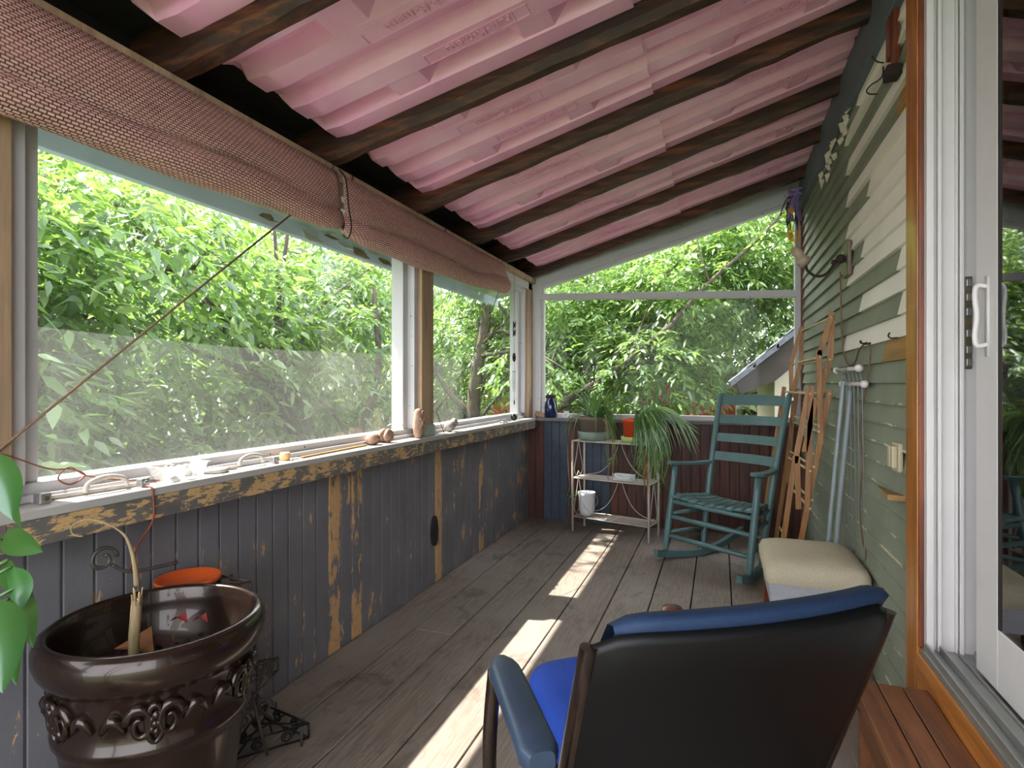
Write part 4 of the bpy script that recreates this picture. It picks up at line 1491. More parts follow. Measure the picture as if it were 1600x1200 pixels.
m.box(-0.075, 0.075, -0.035, -0.032, 0.0, 0.022)
m.box(-0.075, 0.075, 0.042, 0.045, 0.0, 0.045)
m.prism([(0, -0.035, 0.004), (0, 0.045, 0.004), (0, 0.045, 0.045), (0, -0.035, 0.05)], (-0.075, 0, 0), (0.003, 0, 0))
for i in range(len(m.v)):
    v = m.v[i]
    m.v[i] = tuple(xp + Vector((v[0] * math.cos(SA) - v[1] * math.sin(SA), v[0] * math.sin(SA) + v[1] * math.cos(SA), v[2])))
m.build('tray', M['paper_white'], t)
m = MB()
P = [[xp + Vector((-0.07 + 0.14 * i / 7, 0.005 * math.sin(i) + (0.03 if j else -0.03) - 0.035 * i / 7, 0.035 - 0.02 * math.sin(math.pi * i / 7) + (0.01 if j else 0))) for j in (0, 1)] for i in range(8)]
m.grid(P)
m.build('torn_flap', M['paper_white'], t, True, solid=0.0015)

# ------------------------------------------------------------------ rocking chair
TH = -0.623
t = thing('rocking_chair', 'teal green painted ladder-back rocking chair with a woven splint seat', 'rocking chair', (-0.156, 3.615, 0), TH)


def FLp(sg, z):
    k = z / 0.605
    return Vector((sg * (0.303 - 0.004 * k), 0.104 + 0.108 * k, z))


def BKp(sg, z):
    k = z / 1.075
    return Vector((sg * (0.208 + 0.039 * k), 0.37 + 0.254 * k + 0.02 * math.sin(math.pi * k) * -1, z))


def rk(y):                                           # rocker's underside
    return 0.0005 + 0.34 * (y - 0.30) ** 2


for sg in (-1, 1):
    m = MB()
    zs = [0.045, 0.07, 0.14, 0.3, 0.5, 0.605]
    m.tube([FLp(sg, z) for z in zs], [0.012, 0.017, 0.0215, 0.0215, 0.021, 0.02], 14)
    m.build('front_leg', M['teal'], t, True, local=True)
    m = MB()
    zs = [0.03, 0.07, 0.14, 0.3, 0.5, 0.7, 0.9, 1.04, 1.07, 1.082]
    m.tube([BKp(sg, z) for z in zs], [0.012, 0.017, 0.02, 0.0205, 0.0205, 0.02, 0.0195, 0.019, 0.017, 0.008], 14)
    m.build('back_post', M['teal'], t, True, local=True)
    m = MB()
    P = []
    for i in range(21):
        yy = 0.02 + 0.79 * i / 20
        xx = sg * (0.303 - 0.092 * max(0, min(1, (yy - 0.1) / 0.28)) * 1.0) if yy < 0.38 else sg * 0.211
        z = rk(yy)
        h = 0.042
        P.append([(xx - 0.018, yy, z), (xx + 0.018, yy, z), (xx + 0.018, yy, z + h), (xx - 0.018, yy, z + h), (xx - 0.018, yy, z)])
    m.grid(P)
    m.add(P[0][:4], [(0, 1, 2, 3)])
    m.add(P[-1][:4], [(3, 2, 1, 0)])
    m.build('rocker', M['teal'], t, bevel=0.003, local=True)
    # flat arm, wider at the front
    a, b = FLp(sg, 0.612), BKp(sg, 0.615)
    m = MB()
    P = []
    N = 14
    for i in range(N + 1):
        s_ = i / N
        yy = a.y - 0.065 + (b.y + 0.0 - a.y + 0.065) * s_
        xx = a.x + (b.x - a.x) * max(0, (yy - a.y) / (b.y - a.y)) + sg * 0.004
        wd = 0.040 * (1 - 0.45 * s_) * (min(1, (i + 0.45) / 2.2)) ** 0.5
        z = 0.612 - 0.010 * s_ - 0.008 * math.sin(math.pi * s_)
        P.append([(xx - wd, yy, z), (xx + wd, yy, z), (xx + wd, yy, z + 0.02), (xx - wd, yy, z + 0.02), (xx - wd, yy, z)])
    m.grid(P)
    m.add(P[0][:4], [(0, 1, 2, 3)])
    m.add(P[-1][:4], [(3, 2, 1, 0)])
    m.build('armrest', M['teal'], t, bevel=0.005, local=True)
    m = MB()
    for z in (0.36, 0.29, 0.17):
        m.tube([FLp(sg, z), BKp(sg, z + 0.01)], 0.0125, 10)
    m.build('side_rung', M['teal'], t, True, local=True)
for z in (0.368, 0.272, 0.152):
    MB().tube([FLp(-1, z), FLp(0, z) * 1.0, FLp(1, z)], [0.0135, 0.0165, 0.0135], 12).build('front_rung', M['teal'], t, True, local=True)
for z in (0.375, 0.2):
    MB().tube([BKp(-1, z), BKp(1, z)], 0.0135, 10).build('back_rung', M['teal'], t, True, local=True)
for z, h in ((1.0, 0.058), (0.875, 0.056), (0.752, 0.054), (0.628, 0.056)):
    m = MB()
    P = []
    for i in range(13):
        s_ = i / 12
        a, b = BKp(-1, z), BKp(1, z)
        p = a + (b - a) * s_
        bow = 0.028 * math.sin(math.pi * s_)
        arch = (0.014 * math.sin(math.pi * s_)) * (1 if z > 0.9 else -0.3)
        dz = BKp(1, z + h) - BKp(1, z)
        lo, hi = p + Vector((0, bow, -0.0)), p + Vector((0, bow + dz.y, h + (arch if z > 0.9 else 0)))
        P.append([lo + Vector((0, -0.005, 0)), lo + Vector((0, 0.005, 0)), hi + Vector((0, 0.005, 0)), hi + Vector((0, -0.005, 0)), lo + Vector((0, -0.005, 0))])
    m.grid(P)
    m.build('back_slat', M['teal'], t, bevel=0.0, local=True)
m = MB()
NS = 9
for k in range(NS):
    f0, f1 = k / NS + 0.008, (k + 1) / NS - 0.008
    P = []
    for i in range(9):
        s_ = i / 8
        row = []
        for f in (f0, f1):
            a = FLp(-1, 0.415) + (FLp(1, 0.415) - FLp(-1, 0.415)) * f
            b = BKp(-1, 0.40) + (BKp(1, 0.40) - BKp(-1, 0.40)) * f
            p = a + (b - a) * s_
            sag = 0.035 * math.sin(math.pi * f) * (0.55 + 0.45 * math.sin(math.pi * s_))
            if s_ == 0:
                p = p + Vector((0, -0.022, -0.012))
            row.append(p + Vector((0, 0, -sag + (0.003 if (i + k) % 2 else 0))))
        P.append(row)
    m.grid(P)
m.build('woven_seat', M['teal'], t, True, solid=0.012, local=True)

# ------------------------------------------------------------------ folding drying rack
t = thing('drying_rack', 'varnished wooden folding clothes drying rack leaning behind the rocking chair', 'drying rack', (0.42, 3.75, 0))
NY, FY = 3.27, 4.16
near = [((0.527, 1.49), (0.472, 1.29)), ((0.530, 1.485), (0.522, 1.26)), ((0.524, 1.27), (0.478, 1.08)), ((0.470, 1.30), (0.476, 0.84)),
        ((0.424, 1.105), (0.362, 0.74)), ((0.362, 0.755), (0.268, 0.012)), ((0.434, 1.12), (0.416, 0.498)), ((0.372, 0.76), (0.378, 0.505)), ((0.52, 1.10), (0.335, 0.012)), ((0.452, 1.06), (0.405, 0.80))]
far = [((0.498, 1.50), (0.437, 1.285)), ((0.500, 1.49), (0.496, 1.28)), ((0.438, 1.295), (0.440, 1.10)), ((0.496, 1.29), (0.44, 1.06)),
       ((0.395, 1.11), (0.240, 0.012)), ((0.474, 1.10), (0.335, 0.012)), ((0.45, 1.02), (0.415, 0.50))]
for pl, yy in ((near, NY), (far, FY)):
    for k, ((xa, za), (xb, zb)) in enumerate(pl):
        dy = (k % 3 - 1) * 0.012
        d = Vector((xb - xa, 0, zb - za)).normalized()
        MB().bar((xa - d.x * 0.012, yy + dy, za - d.z * 0.012), (xb + d.x * 0.006, yy + dy, zb + d.z * 0.006), 0.011, 0.026, up=(1, 0, 0)).build('slat', M['rack_wood'], t, bevel=0.001)
for (xa, za), (xb, zb) in (((0.526, 1.475), (0.498, 1.485)), ((0.474, 1.275), (0.44, 1.27)), ((0.522, 1.262), (0.496, 1.268)), ((0.43, 1.09), (0.40, 1.09)), ((0.52, 1.09), (0.474, 1.09)), ((0.47, 0.93), (0.455, 0.93)),
                           ((0.47, 0.90), (0.452, 0.89)), ((0.447, 0.72), (0.43, 0.70)), ((0.43, 0.70), (0.42, 0.66)), ((0.44, 0.55), (0.43, 0.52)), ((0.43, 0.51), (0.42, 0.48)), ((0.38, 0.20), (0.37, 0.2))):
    MB().tube([(xa, NY - 0.02, za), (xb, FY + 0.02, zb)], 0.0062, 8).build('dowel', M['dowel'], t, True)

# ------------------------------------------------------------------ wall-hung clothes line arms
t = thing('clothesline_frame', 'grey tubular clothesline frame with crossbars leaning on the green siding', 'clothesline', (0.46, 2.98, 0))
m = MB().tube(smooth_path([(0.455, 3.06, 0.0), (0.482, 3.04, 0.45), (0.527, 2.99, 1.10), (0.530, 2.965, 1.165), (0.522, 2.93, 1.195), (0.515, 2.78, 1.203)], 6), 0.0115, 10)
m.build('main_tube', M['grey_tube'], t, True)
MB().tube(smooth_path([(0.49, 3.02, 0.0), (0.505, 2.99, 0.45), (0.540, 2.91, 1.05), (0.541, 2.89, 1.12), (0.535, 2.85, 1.14)], 6), 0.0115, 10).build('second_tube', M['grey_tube'], t, True)
for (zz, ya, yb, xx) in ((1.203, 2.60, 3.06, 0.515), (1.14, 2.62, 3.06, 0.538)):
    m = MB().tube([(xx, ya, zz), (xx, yb, zz)], 0.0085, 10)
    cb = m.build('crossbar', M['white_metal'], t, True)
    for yy in (ya, yb):
        MB().ball((xx, yy, zz), 0.016, 12).build('end_cap', M['vinyl'], cb, True)
m = MB()
for k in range(6):
    yy = 2.64 + 0.075 * k
    m.tube([(0.526, yy, 1.20), (0.535, yy + 0.004, 1.14), (0.545, yy + 0.02 * (k % 2), 0.30 + 0.05 * (k % 3))], 0.0016, 5)
m.build('line_wires', M['grey_tube'], t, True)

# ------------------------------------------------------------------ upholstered stool
t = thing('footstool', 'square padded stool with sage velour seat beside the green siding', 'stool', (0.362, 2.76, 0))
cx, cy, hw, hd = 0.362, 2.76, 0.176, 0.215


def rrect(hw_, hd_, r, z, n=7):
    o = []
    for q, (sx, sy) in enumerate(((1, 1), (-1, 1), (-1, -1), (1, -1))):
        for i in range(n):
            a = q * math.pi / 2 + math.pi / 2 * i / (n - 1)
            o.append((cx + sx * (hw_ - r) + r * math.cos(a), cy + sy * (hd_ - r) + r * math.sin(a), z))
    o.append(o[0])
    return o


m = MB()
P = [rrect(hw + 0.008, hd + 0.008, 0.035, 0.335), rrect(hw + 0.014, hd + 0.014, 0.04, 0.35), rrect(hw + 0.014, hd + 0.014, 0.045, 0.385), rrect(hw + 0.004, hd + 0.004, 0.05, 0.41), rrect(hw - 0.03, hd - 0.03, 0.05, 0.424), rrect(hw - 0.09, hd - 0.09, 0.04, 0.431), rrect(0.02, 0.06, 0.01, 0.434)]
m.grid(P)
m.add(P[-1][:-1], [tuple(range(len(P[-1]) - 1))])
m.build('seat_cushion', M['velour'], t, True)
m = MB()
P = [rrect(hw, hd, 0.02, 0.335), rrect(hw, hd, 0.02, 0.335), rrect(hw - 0.006, hd - 0.006, 0.02, 0.245), rrect(hw - 0.02, hd - 0.02, 0.02, 0.245)]
m.grid(P)
m.build('apron', M['apron_metal'], t)
for sx in (-1, 1):
    for sy in (-1, 1):
        MB().tube([(cx + sx * (hw - 0.03), cy + sy * (hd - 0.03), 0.30), (cx + sx * (hw - 0.03), cy + sy * (hd - 0.03), 0.22), (cx + sx * (hw - 0.022), cy + sy * (hd - 0.022), 0.0)], [0.024, 0.024, 0.014], 12).build('leg', M['red_leg'], t, True)

m = MB().lathe([(0.0, 0), (0.045, 0.0), (0.062, 0.06), (0.064, 0.18), (0.056, 0.258), (0.036, 0.293), (0.0, 0.302)], (-0.17, 2.26, 0), 28)
tag(m.build('brown_jar', M['clay'], None, True), 'round-topped brown jar showing just over the blue chair back', 'jar')

# ------------------------------------------------------------------ blue reclining armchair seen from behind
# local frame: x across the back from the near end to the far end, y the way the chair faces
CA = math.atan2(0.326, 0.475)
t = thing('blue_armchair', 'low armchair with royal blue seat and black back, seen from behind', 'armchair', (-0.161, 0.852, 0), CA)
BWD = 0.576


def bk(x, z, d=0.0):
    """the reclined back's rear face; d goes towards the sitter"""
    rec = (0.778 - z) * 0.40
    bow = 0.045 * (1 - ((x - BWD / 2) / (BWD / 2)) ** 2)
    return Vector((x, rec - bow + d + 0.02, z))


m = MB()
P = []
for i in range(17):
    x_ = BWD * i / 16
    zt = 0.752 + 0.004 * math.sin(math.pi * i / 16) - (0.022 if i in (0, 16) else 0.004 if i in (1, 15) else 0)
    P.append([bk(x_, 0.34, 0.0), bk(x_, 0.5, -0.004), bk(x_, 0.65, -0.004), bk(x_, zt - 0.02, 0.0), bk(x_, zt, 0.012), bk(x_, zt - 0.02, 0.028), bk(x_, 0.34, 0.03)])
m.grid(P)
m.build('back_shell', M['plastic_black'], t, True, local=True)
m = MB()
P = []
for i in range(21):
    x_ = 0.036 + (BWD - 0.024) * i / 20
    e = min(1, min(i, 20 - i) / 2.5 + 0.25)
    zt = 0.762 + 0.006 * math.sin(math.pi * i / 20) + 0.008 * e
    e = min(1.0, (min(i, 20 - i) / 1.5 + 0.25)) ** 0.5
    row = [(0.40, 0.03), (0.60, 0.03), (zt - 0.02, 0.014), (zt - 0.004, 0.008), (zt + 0.005, 0.025), (zt, 0.055), (zt - 0.04, 0.075), (0.60, 0.085), (0.42, 0.08)]
    P.append([bk(x_, 0.58 + (z - 0.58) * (0.86 + 0.14 * e), 0.045 + (d - 0.045) * (0.25 + 0.75 * e)) for z, d in row])
m.grid(P)
m.build('back_cushion', M['back_pad'], t, True, local=True)
for x_, dx in ((-0.004, -1), (BWD + 0.004, 1)):
    m = MB()
    P = []
    for z in np.linspace(0.05, 0.725, 14):
        p = bk(x_, z, 0.012)
        P.append([p + Vector((0.013 * math.cos(a), 0.019 * math.sin(a), 0)) for a in np.linspace(0, 2 * math.pi, 13)])
    m.grid(P)
    m.add(P[-1][:12], [tuple(range(12))])
    m.add(P[0][:12], [tuple(range(11, -1, -1))])
    m.build('back_rail', M['frame_wood'], t, True, local=True)
m = MB()
P = []
for k, (s_, z) in enumerate(((0.92, 0.345), (1.0, 0.36), (1.0, 0.415), (0.96, 0.435), (0.8, 0.447), (0.3, 0.452))):
    row = []
    for a in np.linspace(0, 2 * math.pi, 41):
        ca, sa = math.cos(a), math.sin(a)
        ex = abs(ca) ** 0.35 * (1 if ca > 0 else -1)
        ey = abs(sa) ** 0.35 * (1 if sa > 0 else -1)
        row.append((BWD / 2 + ex * 0.25 * s_, 0.40 + ey * 0.215 * s_, z))
    P.append(row)
m.grid(P)
m.add(P[-1][:-1], [tuple(range(40))])
m.build('seat_cushion', M['blue_fabric'], t, True, local=True)
m = MB()
m.box(0.02, BWD - 0.02, 0.16, 0.62, 0.305, 0.345)
m.build('seat_frame', M['frame_wood'], t, bevel=0.006, local=True)
for x_ in (-0.078, BWD - 0.035):
    m = MB()
    P = []
    for i in range(15):
        s_ = i / 14
        yy = (0.06 if x_ < 0 else 0.16) + (0.285 if x_ < 0 else 0.185) * s_
        w_ = 0.034 * (1 - 0.12 * s_) * (min(1, (14 - i) / 2.0 + 0.25)) ** 0.5 * (min(1, i / 1.5 + 0.4)) ** 0.5
        z = 0.555 + 0.035 * s_ - 0.014 * s_ ** 6
        row = []
        for a in np.linspace(0, 2 * math.pi, 17):
            row.append((x_ + w_ * abs(math.cos(a)) ** 0.6 * (1 if math.cos(a) > 0 else -1), yy, z - 0.005 + 0.019 * abs(math.sin(a)) ** 0.6 * (1 if math.sin(a) > 0 else -1)))
        P.append(row)
    m.grid(P)
    m.add(P[0][:-1], [tuple(range(15, -1, -1))])
    m.add(P[-1][:-1], [tuple(range(16))])
    m.build('armrest', M['navy_pad'], t, True, local=True)
    m = MB()
    sg = 1 if x_ > 0 else -1
    m.tube(smooth_path([(x_, 0.09 if x_ < 0 else 0.23, 0.54), (x_ - sg * 0.03, 0.12 if x_ < 0 else 0.24, 0.45), (x_ - sg * 0.05, 0.22 if x_ < 0 else 0.26, 0.33)], 6), 0.016, 10)
    m.tube(smooth_path([(x_ - 0.015, 0.325, 0.57), (x_ - 0.022, 0.345, 0.35), (x_ - sg * 0.01, 0.36, 0.0)], 6), [0.015] * 13, 10)
    m.build('arm_support', M['frame_wood'], t, True, local=True)
for x_ in (0.03, BWD - 0.03):
    MB().tube([(x_, 0.18, 0.31), (x_, 0.10, 0.0)], [0.018, 0.013], 10).build('leg', M['frame_wood'], t, True, local=True)

# low wooden step under the sliding door
t = thing('door_step', 'brown varnished boarded step under the sliding door', 'step', (0.44, 1.3, 0))
for k in range(3):
    xa = 0.350 + 0.060 * k
    MB().box(xa + 0.001, xa + 0.058, 0.35, 1.85, 0.288, 0.31).build('board', M['step'], t, bevel=0.002)
m = MB()
m.box(0.36, 0.525, 0.37, 0.39, 0, 0.288)
m.box(0.36, 0.525, 1.80, 1.82, 0, 0.288)
m.box(0.505, 0.525, 0.39, 1.80, 0.20, 0.288)
m.box(0.36, 0.378, 0.39, 1.80, 0.20, 0.288)
m.build('step_frame', M['step'], t)

# ------------------------------------------------------------------ things on the siding
XW = XR - 0.008
t = thing('outlet', 'old ivory outdoor outlet cover on the green siding', 'outlet', (XW, 2.245, 0.86))
MB().box(XW - 0.012, XW + 0.002, 2.205, 2.285, 0.85, 0.945).build('plate', M['ivory'], t, bevel=0.004)
m = MB()
for yy in (2.228, 2.262):
    m.box(XW - 0.028, XW - 0.012, yy - 0.014, yy + 0.014, 0.862, 0.935)
m.build('flip_cover', M['ivory'], t, bevel=0.004)

ly, lz = 3.03, 1.72
t = thing('wall_lamp', 'old bracket lamp without shade on the green siding', 'wall lamp', (XW, ly, lz - 0.1))
MB().box(XW - 0.018, XW + 0.002, ly - 0.055, ly + 0.055, lz - 0.085, lz + 0.075).build('backplate', M['brass_old'], t, bevel=0.006)
m = MB()
m.tube(smooth_path([(XW - 0.015, ly, lz), (XW - 0.05, ly + 0.01, lz - 0.01), (XW - 0.09, ly + 0.03, lz - 0.06), (XW - 0.13, ly + 0.05, lz - 0.065), (XW - 0.165, ly + 0.06, lz - 0.035), (XW - 0.175, ly + 0.06, lz + 0.0)], 6), 0.0065, 8)
m.ball((XW - 0.035, ly, lz), 0.022, 10)
m.ball((XW - 0.06, ly + 0.012, lz - 0.012), 0.014, 10)
m.build('curved_arm', M['dark_twig'], t, True)
MB().lathe([(0.012, -0.01), (0.03, 0.0), (0.033, 0.02), (0.026, 0.03), (0.021, 0.04), (0.024, 0.065), (0.022, 0.09), (0.012, 0.098), (0.0, 0.098)], (XW - 0.176, ly + 0.06, lz), 18, axis=(-0.45, 0.2, 0.8)).build('bulb_socket', M['porcelain'], t, True)


def wp(px, py, X=XR - 0.02):                          # a spot on the siding plane
    u, v = px - 800, 600 - py
    k = X / (u * 0.9406 - 305.7)
    return (X, (u * 0.3397 + 846.5) * k, 1.14 + v * k)


pts = [(1313, 425), (1314, 470), (1316, 535), (1324, 568), (1335, 567), (1342, 548), (1349, 539), (1355, 536), (1360, 550), (1355, 595), (1347, 640), (1344, 676), (1348, 725), (1344, 770), (1343, 795), (1348, 845), (1353, 862), (1351, 878)]
tag(MB().tube(smooth_path([wp(*p) for p in pts], 5), 0.0035, 7).build('wall_wire', M['cord'], None, True), 'brown cord hanging from the wall lamp and looping down the siding', 'cord')
c = wp(1353, 537)
m = MB().tube(smooth_path([(XW + 0.002, c[1] - 0.03, c[2]), (XW - 0.02, c[1] - 0.03, c[2] - 0.002), (XW - 0.03, c[1], c[2] + 0.004), (XW - 0.028, c[1] + 0.01, c[2] + 0.012)], 5), 0.004, 7)
tag(m.build('wall_hook', M['black_iron'], None, True), 'small iron hook holding the looped cord on the siding', 'hook')
c = wp(1391, 527)
m = MB().tube(smooth_path([(XW + 0.002, c[1] - 0.05, c[2] - 0.004), (XW - 0.01, c[1] - 0.02, c[2] - 0.005), (XW - 0.012, c[1] + 0.01, c[2] + 0.0), (XW - 0.014, c[1] + 0.016, c[2] + 0.008), (XW - 0.012, c[1] + 0.008, c[2] + 0.016)], 5), 0.0028, 7)
tag(m.build('wall_hook', M['dark_twig'], None, True), 'bent dark hook by the tan board beside the door trim', 'hook')
a, b = wp(1362, 760, XW - 0.02), wp(1416, 778, XW - 0.0)
m = MB()
m.hexa([(XW - 0.001, a[1], a[2]), (XW + 0.002, a[1] + 0.01, a[2]), (XW - 0.05, b[1] + 0.01, b[2] - 0.012), (XW + 0.002, b[1], b[2] - 0.012),
        (XW - 0.001, a[1], a[2] + 0.004), (XW + 0.002, a[1] + 0.01, a[2] + 0.004), (XW - 0.05, b[1] + 0.01, b[2] + 0.006), (XW + 0.002, b[1], b[2] + 0.006)])
tag(m.build('wood_splinter', M['tan_board']), 'raw split piece of clapboard jutting out below the outlet', 'broken board')

t = thing('bracket_block', 'broken brown wooden block hanging high on the white boards', 'wood block', (XW, 2.28, 2.15))
m = MB()
m.box(XW - 0.018, XW + 0.004, 2.29, 2.335, 2.26, 2.42)
m.box(XW - 0.014, XW + 0.004, 2.25, 2.29, 2.20, 2.42)
m.build('split_board', M['orange_dark'], t, bevel=0.002)
m = MB()
m.box(XW - 0.04, XW + 0.004, 2.225, 2.285, 2.165, 2.205)
m.build('rusty_block', M['dark_twig'], t, bevel=0.006)
for pp in ([(1361, 86), (1370, 96), (1380, 98)], [(1380, 104), (1379, 118), (1372, 126), (1362, 132), (1354, 142), (1359, 147), (1370, 147)]):
    m = MB().tube(smooth_path([wp(*p) for p in pp], 5), 0.0028, 6)
    m.build('loose_wire', M['dark_twig'], t, True)

t = thing('dried_bouquet', 'dried bouquet with yellow flowers and lilac ribbon in the roof corner', 'bouquet', (0.515, 4.50, 2.12))
c = Vector((0.508, 4.50, 2.47))
q = random.Random(12)
m = MB()
for k in range(26):
    e = c + Vector((q.uniform(-.07, .03), q.uniform(-.07, .05), q.uniform(-.30, -.05)))
    m.tube(smooth_path([c + Vector((0, 0, q.uniform(-.02, .05))), (c + e) / 2 + Vector((q.uniform(-.03, .01), q.uniform(-.03, .01), 0.02)), e], 4), 0.0025, 5)
m.tube(smooth_path([c, c + Vector((-0.06, -0.03, -0.02)), c + Vector((-0.10, -0.04, -0.11)), c + Vector((-0.105, -0.05, -0.15))], 5), 0.004, 6)
m.tube(smooth_path([c + Vector((-0.02, -0.03, 0.0)), c + Vector((-0.07, -0.03, -0.09)), c + Vector((-0.06, -0.03, -0.13))], 5), 0.003, 6)
m.build('dry_stems', M['dark_twig'], t)
for (zc, n_, sp) in ((-0.12, 9, 0.025), (-0.29, 26, 0.042)):
    m = MB()
    for k in range(n_):
        p = c + Vector((-0.03 + q.uniform(-1, 1) * sp, -0.03 + q.uniform(-1, .4) * sp, zc + q.uniform(-1.4, 1.0) * sp))
        for j in range(6):
            a = j * 1.047
            d1 = Vector((0.6 * math.cos(a), -0.5, math.sin(a))).normalized() * 0.018
            m.add([p, p + d1 * 0.6 + Vector((0.003, 0, 0.003)), p + d1, p + d1 * 0.6 - Vector((0.003, 0, 0.003))], [(0, 1, 2, 3)])
    m.build('yellow_flowers', M['yellow'], t)
m = MB()
for (x0_, ph) in ((-0.035, 0), (0.0, 2)):
    P = [[c + Vector((x0_ + 0.012 * math.sin(ph + i * 0.9) + (0.02 if j else -0.02), -0.035 + 0.008 * math.sin(i + j), 0.02 - 0.030 * i)) for j in (0, 1)] for i in range(8)]
    m.grid(P)
for sg in (-1, 1):
    m.tube([c + Vector((sg * 0.026 + 0.024 * math.cos(a), -0.03, 0.02 + 0.02 * math.sin(a))) for a in np.linspace(0, 6.28, 12)[:-1]], 0.010, 6, True)
m.build('ribbon', M['purple'], t, True, solid=0.002)

m = MB()
for k in range(26):
    qq = random.Random(k + 21)
    x_, y_ = -0.18 + qq.uniform(-.16, .16), 4.50 + qq.uniform(-.12, .1)
    a = qq.uniform(0, 6.28)
    L = qq.uniform(.02, .05)
    m.ribbon([(x_, y_, 0.003), (x_ + L * .5 * math.cos(a), y_ + L * .5 * math.sin(a), 0.008), (x_ + L * math.cos(a), y_ + L * math.sin(a), 0.004)], qq.uniform(.004, .008))
ll = tag(m.build('leaf_litter', M['leaf_dark']), 'fallen leaf bits on the floor behind the rocking chair', 'leaf litter')
ll['kind'] = 'stuff'
# ------------------------------------------------------------------ outdoors
GZ = -2.7
struct(MB().box(-40, 25, -25, 45, GZ - 0.2, GZ).build('lawn', M['grass']))


def leaf_mesh(name, base, dirn, nrm, L, Wd, mat, parent):
    """arrays of leaf bases, directions, normals, lengths, widths -> one mesh of folded pointed leaves"""
    n = len(base)
    d = dirn / np.linalg.norm(dirn, axis=1, keepdims=True)
    s_ = np.cross(d, nrm)
    s_ /= np.linalg.norm(s_, axis=1, keepdims=True) + 1e-9
    u = np.cross(s_, d)
    L = L[:, None]
    Wd = Wd[:, None]
    dn = np.array([0, 0, -1.0])
    b = base
    c1 = b + d * L * 0.33 - u * Wd * 0.25
    c2 = b + d * L * 0.66 - u * Wd * 0.2 + dn * L * 0.05
    l1 = b + d * L * 0.28 - s_ * Wd
    r1 = b + d * L * 0.28 + s_ * Wd
    l2 = b + d * L * 0.60 - s_ * Wd * 0.78 + dn * L * 0.05
    r2 = b + d * L * 0.60 + s_ * Wd * 0.78 + dn * L * 0.05
    t = b + d * L + dn * L * 0.16
    V = np.stack([b, l1, l2, t, r2, r1, c1, c2], 1).reshape(-1, 3)
    o = (np.arange(n) * 8)[:, None]
    quads = np.concatenate([o + np.array([[1, 6, 7, 2]]), o + np.array([[6, 5, 4, 7]])], 0)
    tris = np.concatenate([o + np.array([[0, 6, 1]]), o + np.array([[0, 5, 6]]), o + np.array([[2, 7, 3]]), o + np.array([[7, 4, 3]])], 0)
    me = bpy.data.meshes.new(name)
    V = V - np.array(ORI[parent.name])
    nl = quads.size + tris.size
    me.vertices.add(len(V))
    me.vertices.foreach_set('co', V.astype(np.float32).ravel())
    me.loops.add(nl)
    me.polygons.add(len(quads) + len(tris))
    me.loops.foreach_set('vertex_index', np.concatenate([quads.ravel(), tris.ravel()]).astype(np.int32))
    st = np.concatenate([np.arange(len(quads)) * 4, quads.size + np.arange(len(tris)) * 3]).astype(np.int32)
    me.polygons.foreach_set('loop_start', st)
    me.update(calc_edges=True)
    me.validate()
    me.materials.append(mat)
    ob = bpy.data.objects.new(name, me)
    col.objects.link(ob)
    ob.parent = parent
    return ob


def crown(parent, ells, n_twigs, leaf_len, mat, seed, per=7, shell=0.35, avoid=None, spread=1.0):
    """twigs of paired leaflets inside a few ellipsoids"""
    r = np.random.RandomState(seed)
    vol = np.array([e[3] * e[4] * e[5] for e in ells])
    pick = r.choice(len(ells), n_twigs, p=vol / vol.sum())
    E_ = np.array(ells)[pick]
    v = r.normal(size=(n_twigs, 3))
    v /= np.linalg.norm(v, axis=1, keepdims=True)
    rad = (shell + (1 - shell) * r.rand(n_twigs)) ** 0.6
    C = E_[:, :3] + v * rad[:, None] * E_[:, 3:6]
    out = v * np.array([1, 1, 0.3]) + r.normal(size=(n_twigs, 3)) * 0.55
    out[:, 2] -= 0.25
    out /= np.linalg.norm(out, axis=1, keepdims=True)
    keep = np.ones(n_twigs, bool)
    if avoid is not None:
        keep = ~avoid(C)
    C, out = C[keep], out[keep]
    n = len(C)
    B, D, Nn, LL, WW = [], [], [], [], []
    side = np.cross(out, np.array([0, 0, 1.0]))
    side /= np.linalg.norm(side, axis=1, keepdims=True) + 1e-9
    tl = leaf_len * 2.1 * (0.7 + 0.6 * r.rand(n))
    for k in range(per):
        f = (k // 2 + 0.4) / (per / 2)
        sg = (1 if k % 2 else -1) if k < per - 1 else 0
        b = C + out * (tl * f)[:, None] + np.array([0, 0, -1.0]) * (tl * 0.25 * f * f)[:, None]
        d = out * (0.55 if sg else 1) + side * sg * (0.75 * spread) + r.normal(size=(n, 3)) * 0.22
        d[:, 2] -= 0.28
        B.append(b)
        D.append(d)
        nn = np.tile(np.array([0, 0, 1.0]), (n, 1)) + r.normal(size=(n, 3)) * 0.45
        Nn.append(nn)
        l = leaf_len * (0.65 + 0.6 * r.rand(n))
        LL.append(l)
        WW.append(l * (0.135 + 0.07 * r.rand(n)))
    return leaf_mesh('foliage', np.concatenate(B), np.concatenate(D), np.concatenate(Nn), np.concatenate(LL), np.concatenate(WW), mat, parent)


def limb(t, pts, r0, r1, name='branch', n=8):
    p = smooth_path(pts, 6)
    k = len(p)
    m = MB().tube(p, [r0 + (r1 - r0) * i / (k - 1) for i in range(k)], n)
    return m.build(name, M['bark'], t, True)


